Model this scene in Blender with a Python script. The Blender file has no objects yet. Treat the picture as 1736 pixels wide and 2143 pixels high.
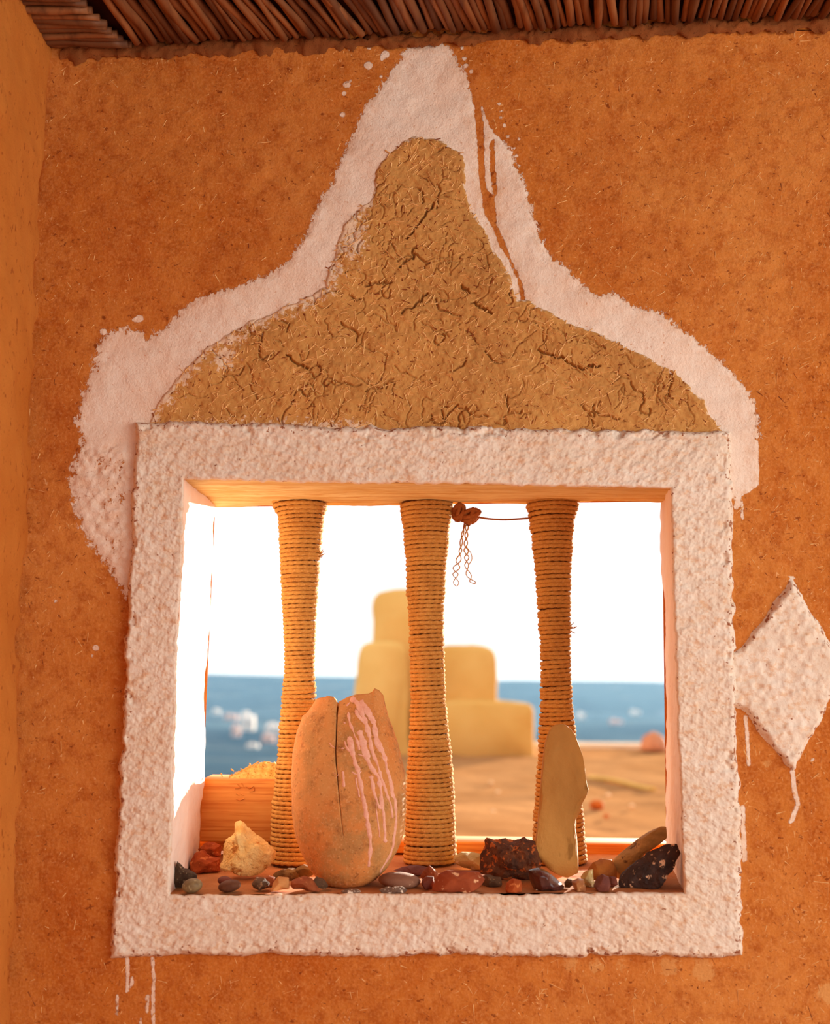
import bpy, bmesh, math, random
import numpy as np
from mathutils import Vector, Matrix, Euler
from mathutils.bvhtree import BVHTree

random.seed(7)
rng = np.random.default_rng(7)
scene = bpy.context.scene
COL = scene.collection

# ------------------------------------------------------------------ camera
FPX, CX, CY = 2567.0, 868.0, 1071.5          # focal length / centre in photo pixels
CAMZ = 1.45
TILT, ROLL = math.radians(7.86), math.radians(0.7)
cam_data = bpy.data.cameras.new("camera")
cam = bpy.data.objects.new("camera", cam_data)
COL.objects.link(cam)
cam_data.sensor_fit = 'VERTICAL'
cam_data.sensor_height = 36.0
cam_data.lens = 36.0 * FPX / 2143.0
cam_data.clip_start = 0.05
cam_data.clip_end = 20000
cam_data.dof.use_dof = True
cam_data.dof.focus_distance = 1.93
cam_data.dof.aperture_fstop = 3.2
CAMM = Matrix.Translation((0, -1.8, CAMZ)) @ Matrix.Rotation(math.pi / 2 + TILT, 4, 'X') @ Matrix.Rotation(ROLL, 4, 'Z')
cam.matrix_world = CAMM
scene.camera = cam

# ------------------------------------------------------------------ light
world = bpy.data.worlds.new("sky")
scene.world = world
world.use_nodes = True
bg = world.node_tree.nodes["Background"]
bg.inputs[0].default_value = (1.0, 0.985, 0.965, 1)
bg.inputs[1].default_value = 1.25

sun_data = bpy.data.lights.new("sun", 'SUN')
sun_data.energy = 24.0
sun_data.angle = math.radians(0.6)
sun_data.color = (1.0, 0.9, 0.74)
sun = bpy.data.objects.new("sun", sun_data)
COL.objects.link(sun)
sun.rotation_euler = Vector((-0.423, -0.906, -0.115)).to_track_quat('-Z', 'Y').to_euler()
sun.location = (3, 8, 4)

# added area lamp lighting the wall in place of daylight from the open side
fill_data = bpy.data.lights.new("porch_fill", 'AREA')
fill_data.shape = 'RECTANGLE'
fill_data.size, fill_data.size_y = 1.8, 1.6
fill_data.energy = 46.0
fill_data.color = (1.0, 0.94, 0.86)
fill_lamp = bpy.data.objects.new("porch_fill", fill_data)
COL.objects.link(fill_lamp)
fill_lamp.location = (2.3, -2.0, 1.8)
fill_lamp.rotation_euler = (Vector((0.2, 0, 1.45)) - Vector(fill_lamp.location)).to_track_quat('-Z', 'Y').to_euler()

vs = scene.view_settings
vs.view_transform = 'Standard'
vs.look = 'None'
vs.exposure = 0.0
vs.gamma = 1.0
vs.use_curve_mapping = False

# ------------------------------------------------------------------ helpers
R3 = np.array(CAMM.to_3x3())
C0 = np.array(CAMM.translation)

def P(px, py, Y):
    """photo pixel -> point on the vertical plane y = Y (arrays welcome)"""
    px = np.asarray(px, float); py = np.asarray(py, float)
    d = np.stack([(px - CX) / FPX, -(py - CY) / FPX, -np.ones_like(px)], -1) @ R3.T
    t = (Y - C0[1]) / d[..., 1]
    return C0 + d * t[..., None]

def project(pts):
    q = (np.asarray(pts) - C0) @ R3
    return CX + FPX * q[..., 0] / -q[..., 2], CY - FPX * q[..., 1] / -q[..., 2]

def lin(c):
    c = np.asarray(c, float) / 255.0
    r = np.where(c <= 0.04045, c / 12.92, ((c + 0.055) / 1.055) ** 2.4)
    return (float(r[0]), float(r[1]), float(r[2]), 1.0)

def _hash(ix, iy, iz, seed):
    h = (ix.astype(np.int64) * 374761393 + iy.astype(np.int64) * 668265263 + iz.astype(np.int64) * 2147483647 + seed * 1274126177) & 0xFFFFFFFF
    h = ((h ^ (h >> 13)) * 1274126177) & 0xFFFFFFFF
    h = (h ^ (h >> 16)) & 0xFFFFFFFF
    return h.astype(float) / 4294967295.0

def vnoise(p, seed=0):
    p = np.asarray(p, float)
    i = np.floor(p); f = p - i; f = f * f * f * (f * (f * 6 - 15) + 10)
    x, y, z = i[..., 0], i[..., 1], i[..., 2]
    r = 0
    for a in (0, 1):
        wx = f[..., 0] if a else 1 - f[..., 0]
        for b in (0, 1):
            wy = f[..., 1] if b else 1 - f[..., 1]
            for c in (0, 1):
                wz = f[..., 2] if c else 1 - f[..., 2]
                r = r + wx * wy * wz * _hash(x + a, y + b, z + c, seed)
    return r * 2 - 1

def fbm(p, octaves=3, seed=0, gain=0.5):
    p = np.asarray(p, float); r = 0; a = 1
    for k in range(octaves):
        r = r + a * vnoise(p, seed + k * 17); p = p * 2.03 + 11.7; a *= gain
    return r

def link(o, parent=None):
    COL.objects.link(o)
    if parent is not None:
        o.parent = parent
    return o

def quick_mesh(name, verts, faces, attrs=None, smooth=True):
    """faces: (n,k) int array (all same size) or list of arrays"""
    me = bpy.data.meshes.new(name)
    verts = np.asarray(verts, np.float32).reshape(-1, 3)
    if isinstance(faces, np.ndarray):
        faces = [faces]
    sizes = np.concatenate([np.full(len(f), f.shape[1]) for f in faces]).astype(np.int32)
    idx = np.concatenate([f.reshape(-1) for f in faces]).astype(np.int32)
    me.vertices.add(len(verts)); me.vertices.foreach_set("co", verts.reshape(-1))
    me.loops.add(len(idx)); me.loops.foreach_set("vertex_index", idx)
    me.polygons.add(len(sizes))
    st = np.concatenate([[0], np.cumsum(sizes)[:-1]]).astype(np.int32)
    me.polygons.foreach_set("loop_start", st)
    me.polygons.foreach_set("use_smooth", np.full(len(sizes), bool(smooth)))
    me.update(calc_edges=True)
    me.validate()
    if attrs:
        for k, v in attrs.items():
            a = me.attributes.new(k, 'FLOAT', 'POINT')
            a.data.foreach_set("value", np.asarray(v, np.float32).reshape(-1))
    return me

def mesh_obj(name, verts, faces, mat, parent=None, attrs=None, smooth=True):
    me = quick_mesh(name, verts, faces, attrs, smooth)
    me.materials.append(mat)
    return link(bpy.data.objects.new(name, me), parent)

def grid_faces(n, m, closed_u=False, closed_v=False, mask=None, flip=False):
    """n rows x m cols"""
    r = np.arange(n if closed_u else n - 1); c = np.arange(m if closed_v else m - 1)
    i, j = np.meshgrid(r, c, indexing='ij')
    i2, j2 = (i + 1) % n, (j + 1) % m
    f = np.stack([i * m + j, i * m + j2, i2 * m + j2, i2 * m + j], -1)
    if flip:
        f = f[..., ::-1]
    if mask is not None:
        return f[mask]
    return f.reshape(-1, 4)

def box_vf(x0, x1, y0, y1, z0, z1):
    v = [(x0, y0, z0), (x1, y0, z0), (x1, y1, z0), (x0, y1, z0), (x0, y0, z1), (x1, y0, z1), (x1, y1, z1), (x0, y1, z1)]
    f = np.array([(0, 3, 2, 1), (4, 5, 6, 7), (0, 1, 5, 4), (1, 2, 6, 5), (2, 3, 7, 6), (3, 0, 4, 7)])
    return v, f

def soft_box(name, x0, x1, y0, y1, z0, z1, mat, parent=None, bevel=0.004, seg=3, wob=0.0, cuts=0, seed=0):
    bm = bmesh.new()
    bmesh.ops.create_cube(bm, size=1)
    for v in bm.verts:
        v.co = Vector((x0 + (v.co.x + .5) * (x1 - x0), y0 + (v.co.y + .5) * (y1 - y0), z0 + (v.co.z + .5) * (z1 - z0)))
    bmesh.ops.bevel(bm, geom=list(bm.edges), offset=bevel, segments=seg, profile=0.5, affect='EDGES')
    if cuts:
        bmesh.ops.subdivide_edges(bm, edges=[e for e in bm.edges if e.calc_length() > bevel * 3], cuts=cuts, use_grid_fill=True)
    if wob:
        co = np.array([v.co[:] for v in bm.verts])
        s = 1.0 / max(bevel * 6, 1e-4)
        d = np.stack([fbm(co * s, 3, seed + k) for k in (1, 2, 3)], -1) * wob
        for v, q in zip(bm.verts, d):
            v.co += Vector(q)
    me = bpy.data.meshes.new(name)
    bm.to_mesh(me); bm.free()
    for p in me.polygons:
        p.use_smooth = True
    me.materials.append(mat)
    return link(bpy.data.objects.new(name, me), parent)

def empty(name, loc):
    o = bpy.data.objects.new(name, None)
    o.location = loc
    o.empty_display_size = 0.05
    return link(o)

def keep_parent(child, parent):
    """geometry is written in world coordinates: cancel the parent's location"""
    child.parent = parent
    child.matrix_parent_inverse = Matrix.Translation(parent.location).inverted()

def tag(o, label=None, cat=None, group=None, kind=None):
    if label: o["label"] = label
    if cat: o["category"] = cat
    if group: o["group"] = group
    if kind: o["kind"] = kind
    return o

def tube(path, rad, sides=8, cap=True):
    """path (n,3), rad scalar or (n,) -> verts, faces list"""
    path = np.asarray(path, float); n = len(path)
    rad = np.broadcast_to(np.asarray(rad, float), (n,))
    T = np.gradient(path, axis=0); T /= np.linalg.norm(T, axis=1)[:, None] + 1e-12
    ref = np.array([0.3, -0.9, 0.31]); A = np.cross(T, ref); A /= np.linalg.norm(A, axis=1)[:, None] + 1e-12
    B = np.cross(T, A)
    th = np.linspace(0, 2 * np.pi, sides, endpoint=False)
    v = path[:, None] + rad[:, None, None] * (np.cos(th)[None, :, None] * A[:, None] + np.sin(th)[None, :, None] * B[:, None])
    f = [grid_faces(n, sides, closed_v=True)]
    if cap:
        f.append(np.array([np.arange(sides)[::-1], (n - 1) * sides + np.arange(sides)]))
    return v.reshape(-1, 3), f

def resample(pts, n):
    pts = np.asarray(pts, float)
    d = np.concatenate([[0], np.cumsum(np.linalg.norm(np.diff(pts, axis=0), axis=1))])
    t = np.linspace(0, d[-1], n)
    return np.stack([np.interp(t, d, pts[:, k]) for k in range(pts.shape[1])], -1)

def smooth_path(pts, n):
    """Catmull-Rom through the points"""
    pts = np.asarray(pts, float); m = len(pts)
    p = np.vstack([2 * pts[0] - pts[1], pts, 2 * pts[-1] - pts[-2]])
    u = np.linspace(0, m - 1 - 1e-9, n); i = np.floor(u).astype(int); t = (u - i)[:, None]
    a, b, c, d = p[i], p[i + 1], p[i + 2], p[i + 3]
    return .5 * (2 * b + (c - a) * t + (2 * a - 5 * b + 4 * c - d) * t ** 2 + (3 * b - a - 3 * c + d) * t ** 3)

def sdf_poly(x, y, poly):
    """signed distance, positive inside"""
    poly = np.asarray(poly, float)
    best = np.full(x.shape, 1e18); inside = np.zeros(x.shape, bool)
    for k in range(len(poly)):
        ax, ay = poly[k]; bx, by = poly[(k + 1) % len(poly)]
        dx, dy = bx - ax, by - ay
        t = np.clip(((x - ax) * dx + (y - ay) * dy) / (dx * dx + dy * dy + 1e-12), 0, 1)
        best = np.minimum(best, (x - ax - t * dx) ** 2 + (y - ay - t * dy) ** 2)
        c = ((ay > y) != (by > y)) & (x < dx * (y - ay) / (dy if abs(dy) > 1e-9 else 1e-9) + ax)
        inside ^= c
    d = np.sqrt(best)
    return np.where(inside, d, -d)

def sdf_line(x, y, pts, r):
    best = np.full(x.shape, 1e18)
    pts = np.asarray(pts, float)
    for (ax, ay), (bx, by) in zip(pts[:-1], pts[1:]):
        dx, dy = bx - ax, by - ay
        t = np.clip(((x - ax) * dx + (y - ay) * dy) / (dx * dx + dy * dy + 1e-12), 0, 1)
        best = np.minimum(best, (x - ax - t * dx) ** 2 + (y - ay - t * dy) ** 2)
    return r - np.sqrt(best)

def sstep(a, b, x):
    t = np.clip((x - a) / (b - a), 0, 1)
    return t * t * (3 - 2 * t)

# ------------------------------------------------------------------ materials
class NT:
    def __init__(self, name):
        self.m = bpy.data.materials.new(name); self.m.use_nodes = True
        self.t = self.m.node_tree; self.n = self.t.nodes; self.l = self.t.links
        self.bsdf = self.n["Principled BSDF"]
        self._co = None
    def co(self, scale=(1, 1, 1), rot=(0, 0, 0)):
        if self._co is None:
            g = self.n.new("ShaderNodeNewGeometry"); self._co = g.outputs["Position"]
        mp = self.n.new("ShaderNodeMapping")
        mp.inputs["Scale"].default_value = scale; mp.inputs["Rotation"].default_value = rot
        self.l.new(self._co, mp.inputs["Vector"])
        return mp.outputs[0]
    def use_object_coords(self):
        self._co = self.n.new("ShaderNodeTexCoord").outputs["Object"]
    def noise(self, scale, detail=3, rough=0.55, st=(1, 1, 1), rot=(0, 0, 0), dist=0.0):
        n = self.n.new("ShaderNodeTexNoise")
        n.inputs["Scale"].default_value = scale; n.inputs["Detail"].default_value = detail
        n.inputs["Roughness"].default_value = rough; n.inputs["Distortion"].default_value = dist
        self.l.new(self.co(st, rot), n.inputs["Vector"])
        return n.outputs["Fac"]
    def ramp(self, fac, a, b, va=0.0, vb=1.0):
        r = self.n.new("ShaderNodeMapRange"); r.clamp = True
        self.l.new(fac, r.inputs[0])
        for k, v in zip((1, 2, 3, 4), (a, b, va, vb)):
            r.inputs[k].default_value = v
        return r.outputs[0]
    def math(self, op, a, b=None, c=None):
        m = self.n.new("ShaderNodeMath"); m.operation = op
        for k, v in enumerate((a, b, c)):
            if v is None: continue
            if isinstance(v, (int, float)): m.inputs[k].default_value = v
            else: self.l.new(v, m.inputs[k])
        return m.outputs[0]
    def mix(self, fac, a, b, mode='MIX'):
        m = self.n.new("ShaderNodeMix"); m.data_type = 'RGBA'; m.blend_type = mode
        for sock, v in ((m.inputs[0], fac), (m.inputs[6], a), (m.inputs[7], b)):
            if isinstance(v, (int, float)): sock.default_value = v
            elif isinstance(v, tuple): sock.default_value = v
            else: self.l.new(v, sock)
        return m.outputs[2]
    def attr(self, name):
        a = self.n.new("ShaderNodeAttribute"); a.attribute_name = name
        return a.outputs["Fac"]
    def finish(self, color, rough=0.9, bump=None, strength=0.3, dist=0.002, spec=0.2):
        b = self.bsdf
        if isinstance(color, tuple): b.inputs["Base Color"].default_value = color
        else: self.l.new(color, b.inputs["Base Color"])
        if isinstance(rough, (int, float)): b.inputs["Roughness"].default_value = rough
        else: self.l.new(rough, b.inputs["Roughness"])
        b.inputs["Specular IOR Level"].default_value = spec
        if bump is not None:
            bp = self.n.new("ShaderNodeBump")
            bp.inputs["Strength"].default_value = strength; bp.inputs["Distance"].default_value = dist
            self.l.new(bump, bp.inputs["Height"]); self.l.new(bp.outputs[0], b.inputs["Normal"])
        return self.m

def stone_mat(name, c1, c2, c3=None, rough=0.85, scale=60, bump=0.6, spec=0.3, thr=0.60, st=(1, 1, 1), bd=0.0015):
    t = NT(name)
    col = t.mix(t.ramp(t.noise(scale, 4, 0.6, st), 0.35, 0.65), lin(c1), lin(c2))
    if c3 is not None:
        col = t.mix(t.ramp(t.noise(scale * 1.7, 3, 0.6, st), thr, thr + 0.05), col, lin(c3))
    return t.finish(col, rough, t.noise(scale * 4, 4, 0.65), bump, bd, spec)

ORANGE = (196, 104, 40)
WHITE = (235, 212, 196)
def wall_mat():
    t = NT("adobe_plaster_whitewash")
    big = t.ramp(t.noise(2.6, 4, 0.6), 0.36, 0.66)
    col = t.mix(big, lin((196, 108, 38)), lin((212, 132, 62)))
    col = t.mix(t.ramp(t.noise(9, 5, 0.65, (1, 1, 0.45)), 0.48, 0.66, 0, 0.6), col, lin((184, 90, 28)))
    col = t.mix(t.ramp(t.noise(34, 5, 0.72), 0.48, 0.62, 0, 0.62), col, lin((168, 80, 24)))
    col = t.mix(t.ramp(t.noise(240, 3, 0.6), 0.45, 0.7, 0, 0.5), col, lin((222, 148, 84)))
    # straw-chaff specks and dark pits lodged in the render
    col = t.mix(t.ramp(t.noise(110, 4, 0.65, (0.75, 1, 1), (0, 0.5, 0)), 0.635, 0.67, 0, 0.75), col, lin((126, 52, 18)))
    col = t.mix(t.ramp(t.noise(170, 3, 0.6, (1, 1, 0.7), (0, 0.8, 0)), 0.68, 0.71, 0, 0.6), col, lin((238, 182, 124)))
    st = t.math('ADD', t.attr("stain"), t.math('MULTIPLY', t.math('SUBTRACT', t.noise(80, 6, 0.75), 0.5), 0.045))
    col = t.mix(t.ramp(st, 0.0, 0.002, 0, 0.55), col, lin((220, 160, 96)))
    rag = t.noise(120, 6, 0.78, (1, 1, 0.75), (0, 0.6, 0))
    d = t.math('ADD', t.attr("paint"), t.math('MULTIPLY', t.math('SUBTRACT', rag, 0.5), t.attr("rag")))
    m = t.ramp(d, -0.0003, 0.0006)
    wcol = t.mix(t.ramp(t.noise(14, 4, 0.6), 0.35, 0.7), lin((247, 226, 208)), lin((242, 211, 188)))
    wcol = t.mix(t.ramp(t.noise(150, 3, 0.6), 0.66, 0.70, 0, 0.6), wcol, lin((206, 134, 78)))
    # thin coat where the brush ran dry: the ochre shows through
    dry = t.ramp(t.attr("paint"), 0.0, 0.030, 0.55, 0.0)
    wcol = t.mix(t.math('MULTIPLY', dry, t.ramp(t.noise(70, 5, 0.7), 0.42, 0.62)), wcol, lin((226, 172, 128)))
    col = t.mix(m, col, wcol)
    h = t.math('ADD', t.math('MULTIPLY', t.noise(260, 4, 0.7), 0.8), t.math('MULTIPLY', t.noise(60, 3, 0.6), 1.0))
    h = t.math('ADD', h, t.math('MULTIPLY', m, 0.35))
    return t.finish(col, 0.95, h, 0.75, 0.003, 0.1)
M_WALL = wall_mat()

def plain_adobe(name, a, b, c, sc=3.0):
    t = NT(name)
    col = t.mix(t.ramp(t.noise(sc, 4, 0.6), 0.36, 0.66), lin(a), lin(b))
    col = t.mix(t.ramp(t.noise(sc * 40, 3, 0.6, (1, 1, 0.6)), 0.63, 0.67, 0, 0.7), col, lin(c))
    h = t.math('ADD', t.noise(sc * 80, 4, 0.7), t.noise(sc * 20, 3, 0.6))
    return t.finish(col, 0.95, h, 0.55, 0.003, 0.1)
M_LEFT = plain_adobe("adobe_plaster_side", (192, 108, 40), (208, 128, 56), (140, 60, 20))
M_FLOOR = plain_adobe("packed_earth", (188, 138, 100), (204, 156, 118), (150, 100, 66))
M_BEAD = plain_adobe("mud_mortar", (128, 72, 38), (156, 88, 44), (80, 42, 22), 12)

def mud_mat():
    t = NT("straw_mud")
    col = t.mix(t.ramp(t.noise(7, 5, 0.65), 0.35, 0.65), lin((188, 132, 72)), lin((206, 148, 82)))
    col = t.mix(t.ramp(t.noise(190, 3, 0.6, (1, 1, 0.5), (0, 0.7, 0)), 0.55, 0.75, 0, 0.6), col, lin((214, 156, 92)))
    col = t.mix(t.ramp(t.noise(110, 3, 0.6), 0.62, 0.7, 0, 0.5), col, lin((140, 80, 34)))
    d = t.math('ADD', t.attr("paint"), t.math('MULTIPLY', t.math('SUBTRACT', t.noise(110, 5, 0.75), 0.5), t.attr("rag")))
    m = t.ramp(d, -0.0004, 0.0006)
    col = t.mix(m, col, lin((228, 196, 166)))
    h = t.math('ADD', t.noise(230, 4, 0.7), t.math('MULTIPLY', t.noise(70, 3, 0.6), 1.2))
    return t.finish(col, 0.95, h, 0.6, 0.002, 0.1)
M_MUD = mud_mat()

def stucco_mat():
    t = NT("rough_white_stucco")
    col = t.mix(t.ramp(t.noise(16, 4, 0.6), 0.35, 0.7), lin((236, 218, 200)), lin((230, 206, 182)))
    col = t.mix(t.ramp(t.noise(75, 4, 0.65, (1, 1, 1.5)), 0.52, 0.66, 0, 0.6), col, lin((220, 168, 122)))
    # red-brown spots, thickest along the rims
    d = t.math('ADD', t.noise(120, 3, 0.6), t.math('MULTIPLY', t.attr("edge"), 0.14))
    col = t.mix(t.ramp(d, 0.69, 0.72, 0, 0.9), col, lin((150, 78, 36)))
    h = t.math('ADD', t.noise(260, 4, 0.65), t.math('MULTIPLY', t.noise(110, 3, 0.6), 1.6))
    return t.finish(col, 0.95, h, 0.5, 0.002, 0.1)
M_STUCCO = stucco_mat()

def jamb_mat():
    t = NT("smooth_limewash")
    col = t.mix(t.ramp(t.noise(10, 4, 0.6, (1, 1, 0.3)), 0.35, 0.7), lin((246, 226, 210)), lin((242, 214, 194)))
    col = t.mix(t.ramp(t.noise(90, 3, 0.6), 0.70, 0.74, 0, 0.6), col, lin((160, 92, 44)))
    return t.finish(col, 0.9, t.noise(120, 3, 0.6), 0.3, 0.002, 0.15)
M_JAMB = jamb_mat()

def soffit_mat():
    t = NT("ochre_streaked_soffit")
    w = t.noise(6, 4, 0.6, (0.8, 5, 5), (0, 0, 0.12), 1.2)
    col = t.mix(t.ramp(w, 0.42, 0.62), lin((228, 200, 140)), lin((210, 164, 94)))
    col = t.mix(t.ramp(t.noise(14, 5, 0.7, (0.6, 6, 6), (0, 0, 0.3)), 0.56, 0.68, 0, 0.5), col, lin((184, 112, 44)))
    return t.finish(col, 0.85, t.noise(100, 3, 0.6), 0.25, 0.002, 0.15)
M_SOFFIT = soffit_mat()
M_SILL = plain_adobe("dusty_sill", (188, 116, 68), (204, 136, 86), (120, 66, 36), 14)

def wood_mat():
    t = NT("orange_softwood")
    g = t.noise(80, 3, 0.55, (0.03, 0.3, 1.0), (0, 0.05, 0), 0.3)
    col = t.mix(t.ramp(g, 0.36, 0.60), lin((230, 166, 84)), lin((200, 122, 52)))
    col = t.mix(t.ramp(t.noise(210, 3, 0.6, (0.04, 0.3, 1.0), (0, 0.05, 0)), 0.54, 0.66, 0, 0.7), col, lin((182, 92, 30)))
    col = t.mix(t.ramp(t.noise(9, 3, 0.6), 0.4, 0.7, 0, 0.4), col, lin((214, 120, 48)))
    return t.finish(col, 0.65, t.noise(160, 3, 0.6, (0.06, 1, 1)), 0.3, 0.001, 0.2)
M_WOOD = wood_mat()

def rope_mat():
    t = NT("twisted_jute_rope")
    col = t.mix(t.ramp(t.noise(30, 3, 0.6), 0.35, 0.7), lin((196, 140, 68)), lin((178, 120, 54)))
    col = t.mix(t.ramp(t.noise(420, 3, 0.6), 0.5, 0.75, 0, 0.6), col, lin((226, 176, 110)))
    return t.finish(col, 0.95, t.noise(900, 2, 0.6), 0.35, 0.0006, 0.1)
M_ROPE = rope_mat()
M_CORE = plain_adobe("dark_post", (90, 50, 22), (110, 62, 28), (50, 24, 10), 9)
M_CORD = stone_mat("brown_twine", (150, 78, 30), (176, 100, 44), scale=300, rough=0.95)
M_FIBRE = stone_mat("pale_fibre", (206, 150, 70), (180, 120, 50), scale=200, rough=0.9)

def reed_mat():
    t = NT("dry_reed")
    oi = t.n.new("ShaderNodeObjectInfo")
    col = t.mix(oi.outputs["Random"], lin((98, 58, 34)), lin((158, 98, 56)))
    col = t.mix(t.ramp(t.noise(60, 3, 0.6, (1, 0.15, 1)), 0.45, 0.65, 0, 0.6), col, lin((84, 44, 24)))
    return t.finish(col, 0.6, t.noise(200, 3, 0.6, (1, 0.1, 1)), 0.3, 0.001, 0.35)
M_REED = reed_mat()
M_DARKMAT = plain_adobe("dark_roof_mat", (60, 26, 12), (74, 34, 16), (30, 12, 6), 20)  # very dark brown sheet backing the reeds
M_STRAW = stone_mat("pale_straw", (242, 196, 132), (226, 168, 100), scale=50, rough=0.8)
M_STRAW_DARK = stone_mat("dark_straw", (150, 76, 30), (120, 56, 22), scale=50, rough=0.9)
M_CHAFF = stone_mat("golden_chaff", (232, 190, 104), (206, 150, 66), scale=120, rough=0.8)

def pot_mat():
    t = NT("weathered_clay")
    col = t.mix(t.ramp(t.noise(7, 5, 0.65, (1, 1, 0.6)), 0.38, 0.62), lin((204, 142, 80)), lin((206, 124, 58)))
    col = t.mix(t.ramp(t.noise(18, 6, 0.75), 0.47, 0.62, 0, 0.8), col, lin((172, 124, 70)))
    col = t.mix(t.ramp(t.noise(34, 6, 0.75), 0.53, 0.66, 0, 0.75), col, lin((144, 84, 40)))
    col = t.mix(t.ramp(t.noise(300, 3, 0.6), 0.56, 0.7, 0, 0.5), col, lin((224, 172, 118)))
    col = t.mix(t.ramp(t.noise(160, 3, 0.6), 0.63, 0.68, 0, 0.6), col, lin((120, 66, 30)))
    return t.finish(col, 0.8, t.noise(160, 4, 0.65), 0.35, 0.002, 0.25)
M_POT = pot_mat()
M_PINK = stone_mat("pink_paint", (238, 180, 156), (226, 158, 132), scale=160, rough=0.7, bump=0.3)

# ------------------------------------------------------------------ outlines traced on the wall (photo pixels)
WHITE_POLY = [(925, 84), (945, 98), (955, 125), (962, 140), (978, 160), (984, 190), (990, 219), (1008, 222), (1023, 264), (1036, 282), (1050, 290), (1066, 312),
  (1084, 354), (1101, 392), (1112, 440), (1129, 492), (1153, 540), (1181, 557), (1200, 580), (1245, 618), (1282, 614), (1327, 642), (1387, 659), (1443, 703), (1488, 737),
  (1533, 782), (1567, 820), (1583, 857), (1586, 924), (1589, 1014), (1563, 1033), (1545, 1040), (1500, 1060), (1400, 960), (300, 960), (280, 1240), (262, 1250),
  (245, 1220), (225, 1180), (190, 1140), (170, 1100), (160, 1060), (150, 1010), (155, 970), (172, 930), (160, 880), (172, 830), (200, 760), (205, 715), (235, 690),
  (290, 690), (310, 708), (350, 680), (390, 640), (430, 620), (500, 600), (560, 575), (605, 545), (640, 490), (660, 440), (690, 390), (715, 330), (735, 290),
  (760, 230), (790, 190), (820, 145), (850, 102)]
MUD_POLY = [(314, 877), (321, 856), (342, 821), (377, 780), (411, 745), (463, 707), (515, 676), (584, 645), (635, 620), (680, 599), (693, 544), (707, 502), (721, 464),
  (745, 440), (773, 416), (780, 395), (785, 364), (797, 336), (814, 316), (835, 298), (870, 286), (911, 292), (935, 298), (960, 316), (970, 330), (975, 388), (987, 433),
  (1015, 475), (1035, 520), (1067, 578), (1084, 630), (1106, 627), (1162, 662), (1237, 692), (1293, 715), (1350, 745), (1406, 775), (1443, 808), (1473, 838), (1488, 868),
  (1512, 902), (1512, 925), (300, 905)]
GAPS = [[(991, 205), (1003, 215), (1012, 262), (1012, 320), (1016, 390), (1034, 412), (1040, 470), (1053, 499), (1070, 544), (1092, 592), (1100, 628), (1090, 630), (1082, 585),
         (1063, 540), (1046, 515), (1032, 478), (1014, 445), (1003, 380), (998, 302)],
        [(1024, 300), (1034, 290), (1035, 340), (1041, 406), (1034, 412), (1026, 370)]]
GAP2 = [(1024, 262), (1036, 300), (1034, 380), (1030, 388), (1026, 330)]
DIAMOND = [(1656, 1213), (1772, 1402), (1658, 1620), (1604, 1552), (1550, 1484), (1500, 1474), (1500, 1376), (1545, 1358)]
OUT = [(284, 884), (1527, 905), (1553, 2000), (233, 2001)]        # stucco surround, outer corners TL TR BR BL
INN = [(385, 1004), (1402, 1022), (1430, 1868), (355, 1873)]      # opening, front corners
SPLAT = [(770, 137, 9), (797, 160, 4), (733, 170, 3), (725, 178, 8), (720, 196, 5), (716, 240, 6), (806, 112, 9), (772, 100, 4), (730, 104, 4), (800, 122, 5), (966, 100, 4),
  (972, 122, 5), (975, 138, 6), (985, 150, 5), (290, 665, 9), (282, 667, 6), (215, 693, 8), (1043, 218, 4), (1048, 232, 4), (1046, 246, 4), (1056, 262, 4), (1086, 290, 4), (1062, 285, 4),
  (1076, 310, 3), (1080, 325, 4), (200, 1356, 7), (193, 1372, 4), (117, 1258, 4), (1700, 1590, 5), (1145, 1620 - 1080, 4)]
DRIPS = [([(266, 2005), (267, 2040), (266, 2074)], 4.0), ([(277, 2046), (276, 2062)], 3.0), ([(318, 2005), (322, 2050), (320, 2090), (321, 2150)], 3.6), ([(308, 2084), (308, 2118)], 3.0),
  ([(245, 2084), (244, 2125)], 2.6), ([(294, 2130), (294, 2160)], 2.4), ([(1657, 1615), (1660, 1655), (1668, 1685), (1660, 1705), (1654, 1718)], 5.0),
  ([(1560, 1500), (1564, 1560), (1566, 1600)], 4.0), ([(1552, 1050), (1554, 1085)], 3.4), ([(1553, 1690), (1556, 1760), (1557, 1800)], 5.0), ([(1545, 1040), (1541, 1060)], 6)]
STAINS = [(1195, 2018, 26), (1250, 2022, 24), (1300, 2020, 20), (1400, 2024, 30), (1470, 2030, 34), (1605, 1600, 18), (1730, 2080, 30)]

# ------------------------------------------------------------------ front wall
def wall_y(X, Z):
    p = np.stack([X, np.zeros_like(X), Z], -1)
    return fbm(p * 7, 2, 3) * 0.0035 + fbm(p * 45, 3, 5) * 0.0011

xs = np.arange(-0.63, 0.761, 0.003); zs = np.arange(0.90, 2.47, 0.003)
GX, GZ = np.meshgrid(xs, zs)
GY = wall_y(GX, GZ)
px, py = project(np.stack([GX, np.zeros_like(GX), GZ], -1))
MM = 0.0007
sd_w = sdf_poly(px, py, WHITE_POLY)
rag = np.where(px < 330, 95.0, 62.0)
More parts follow.
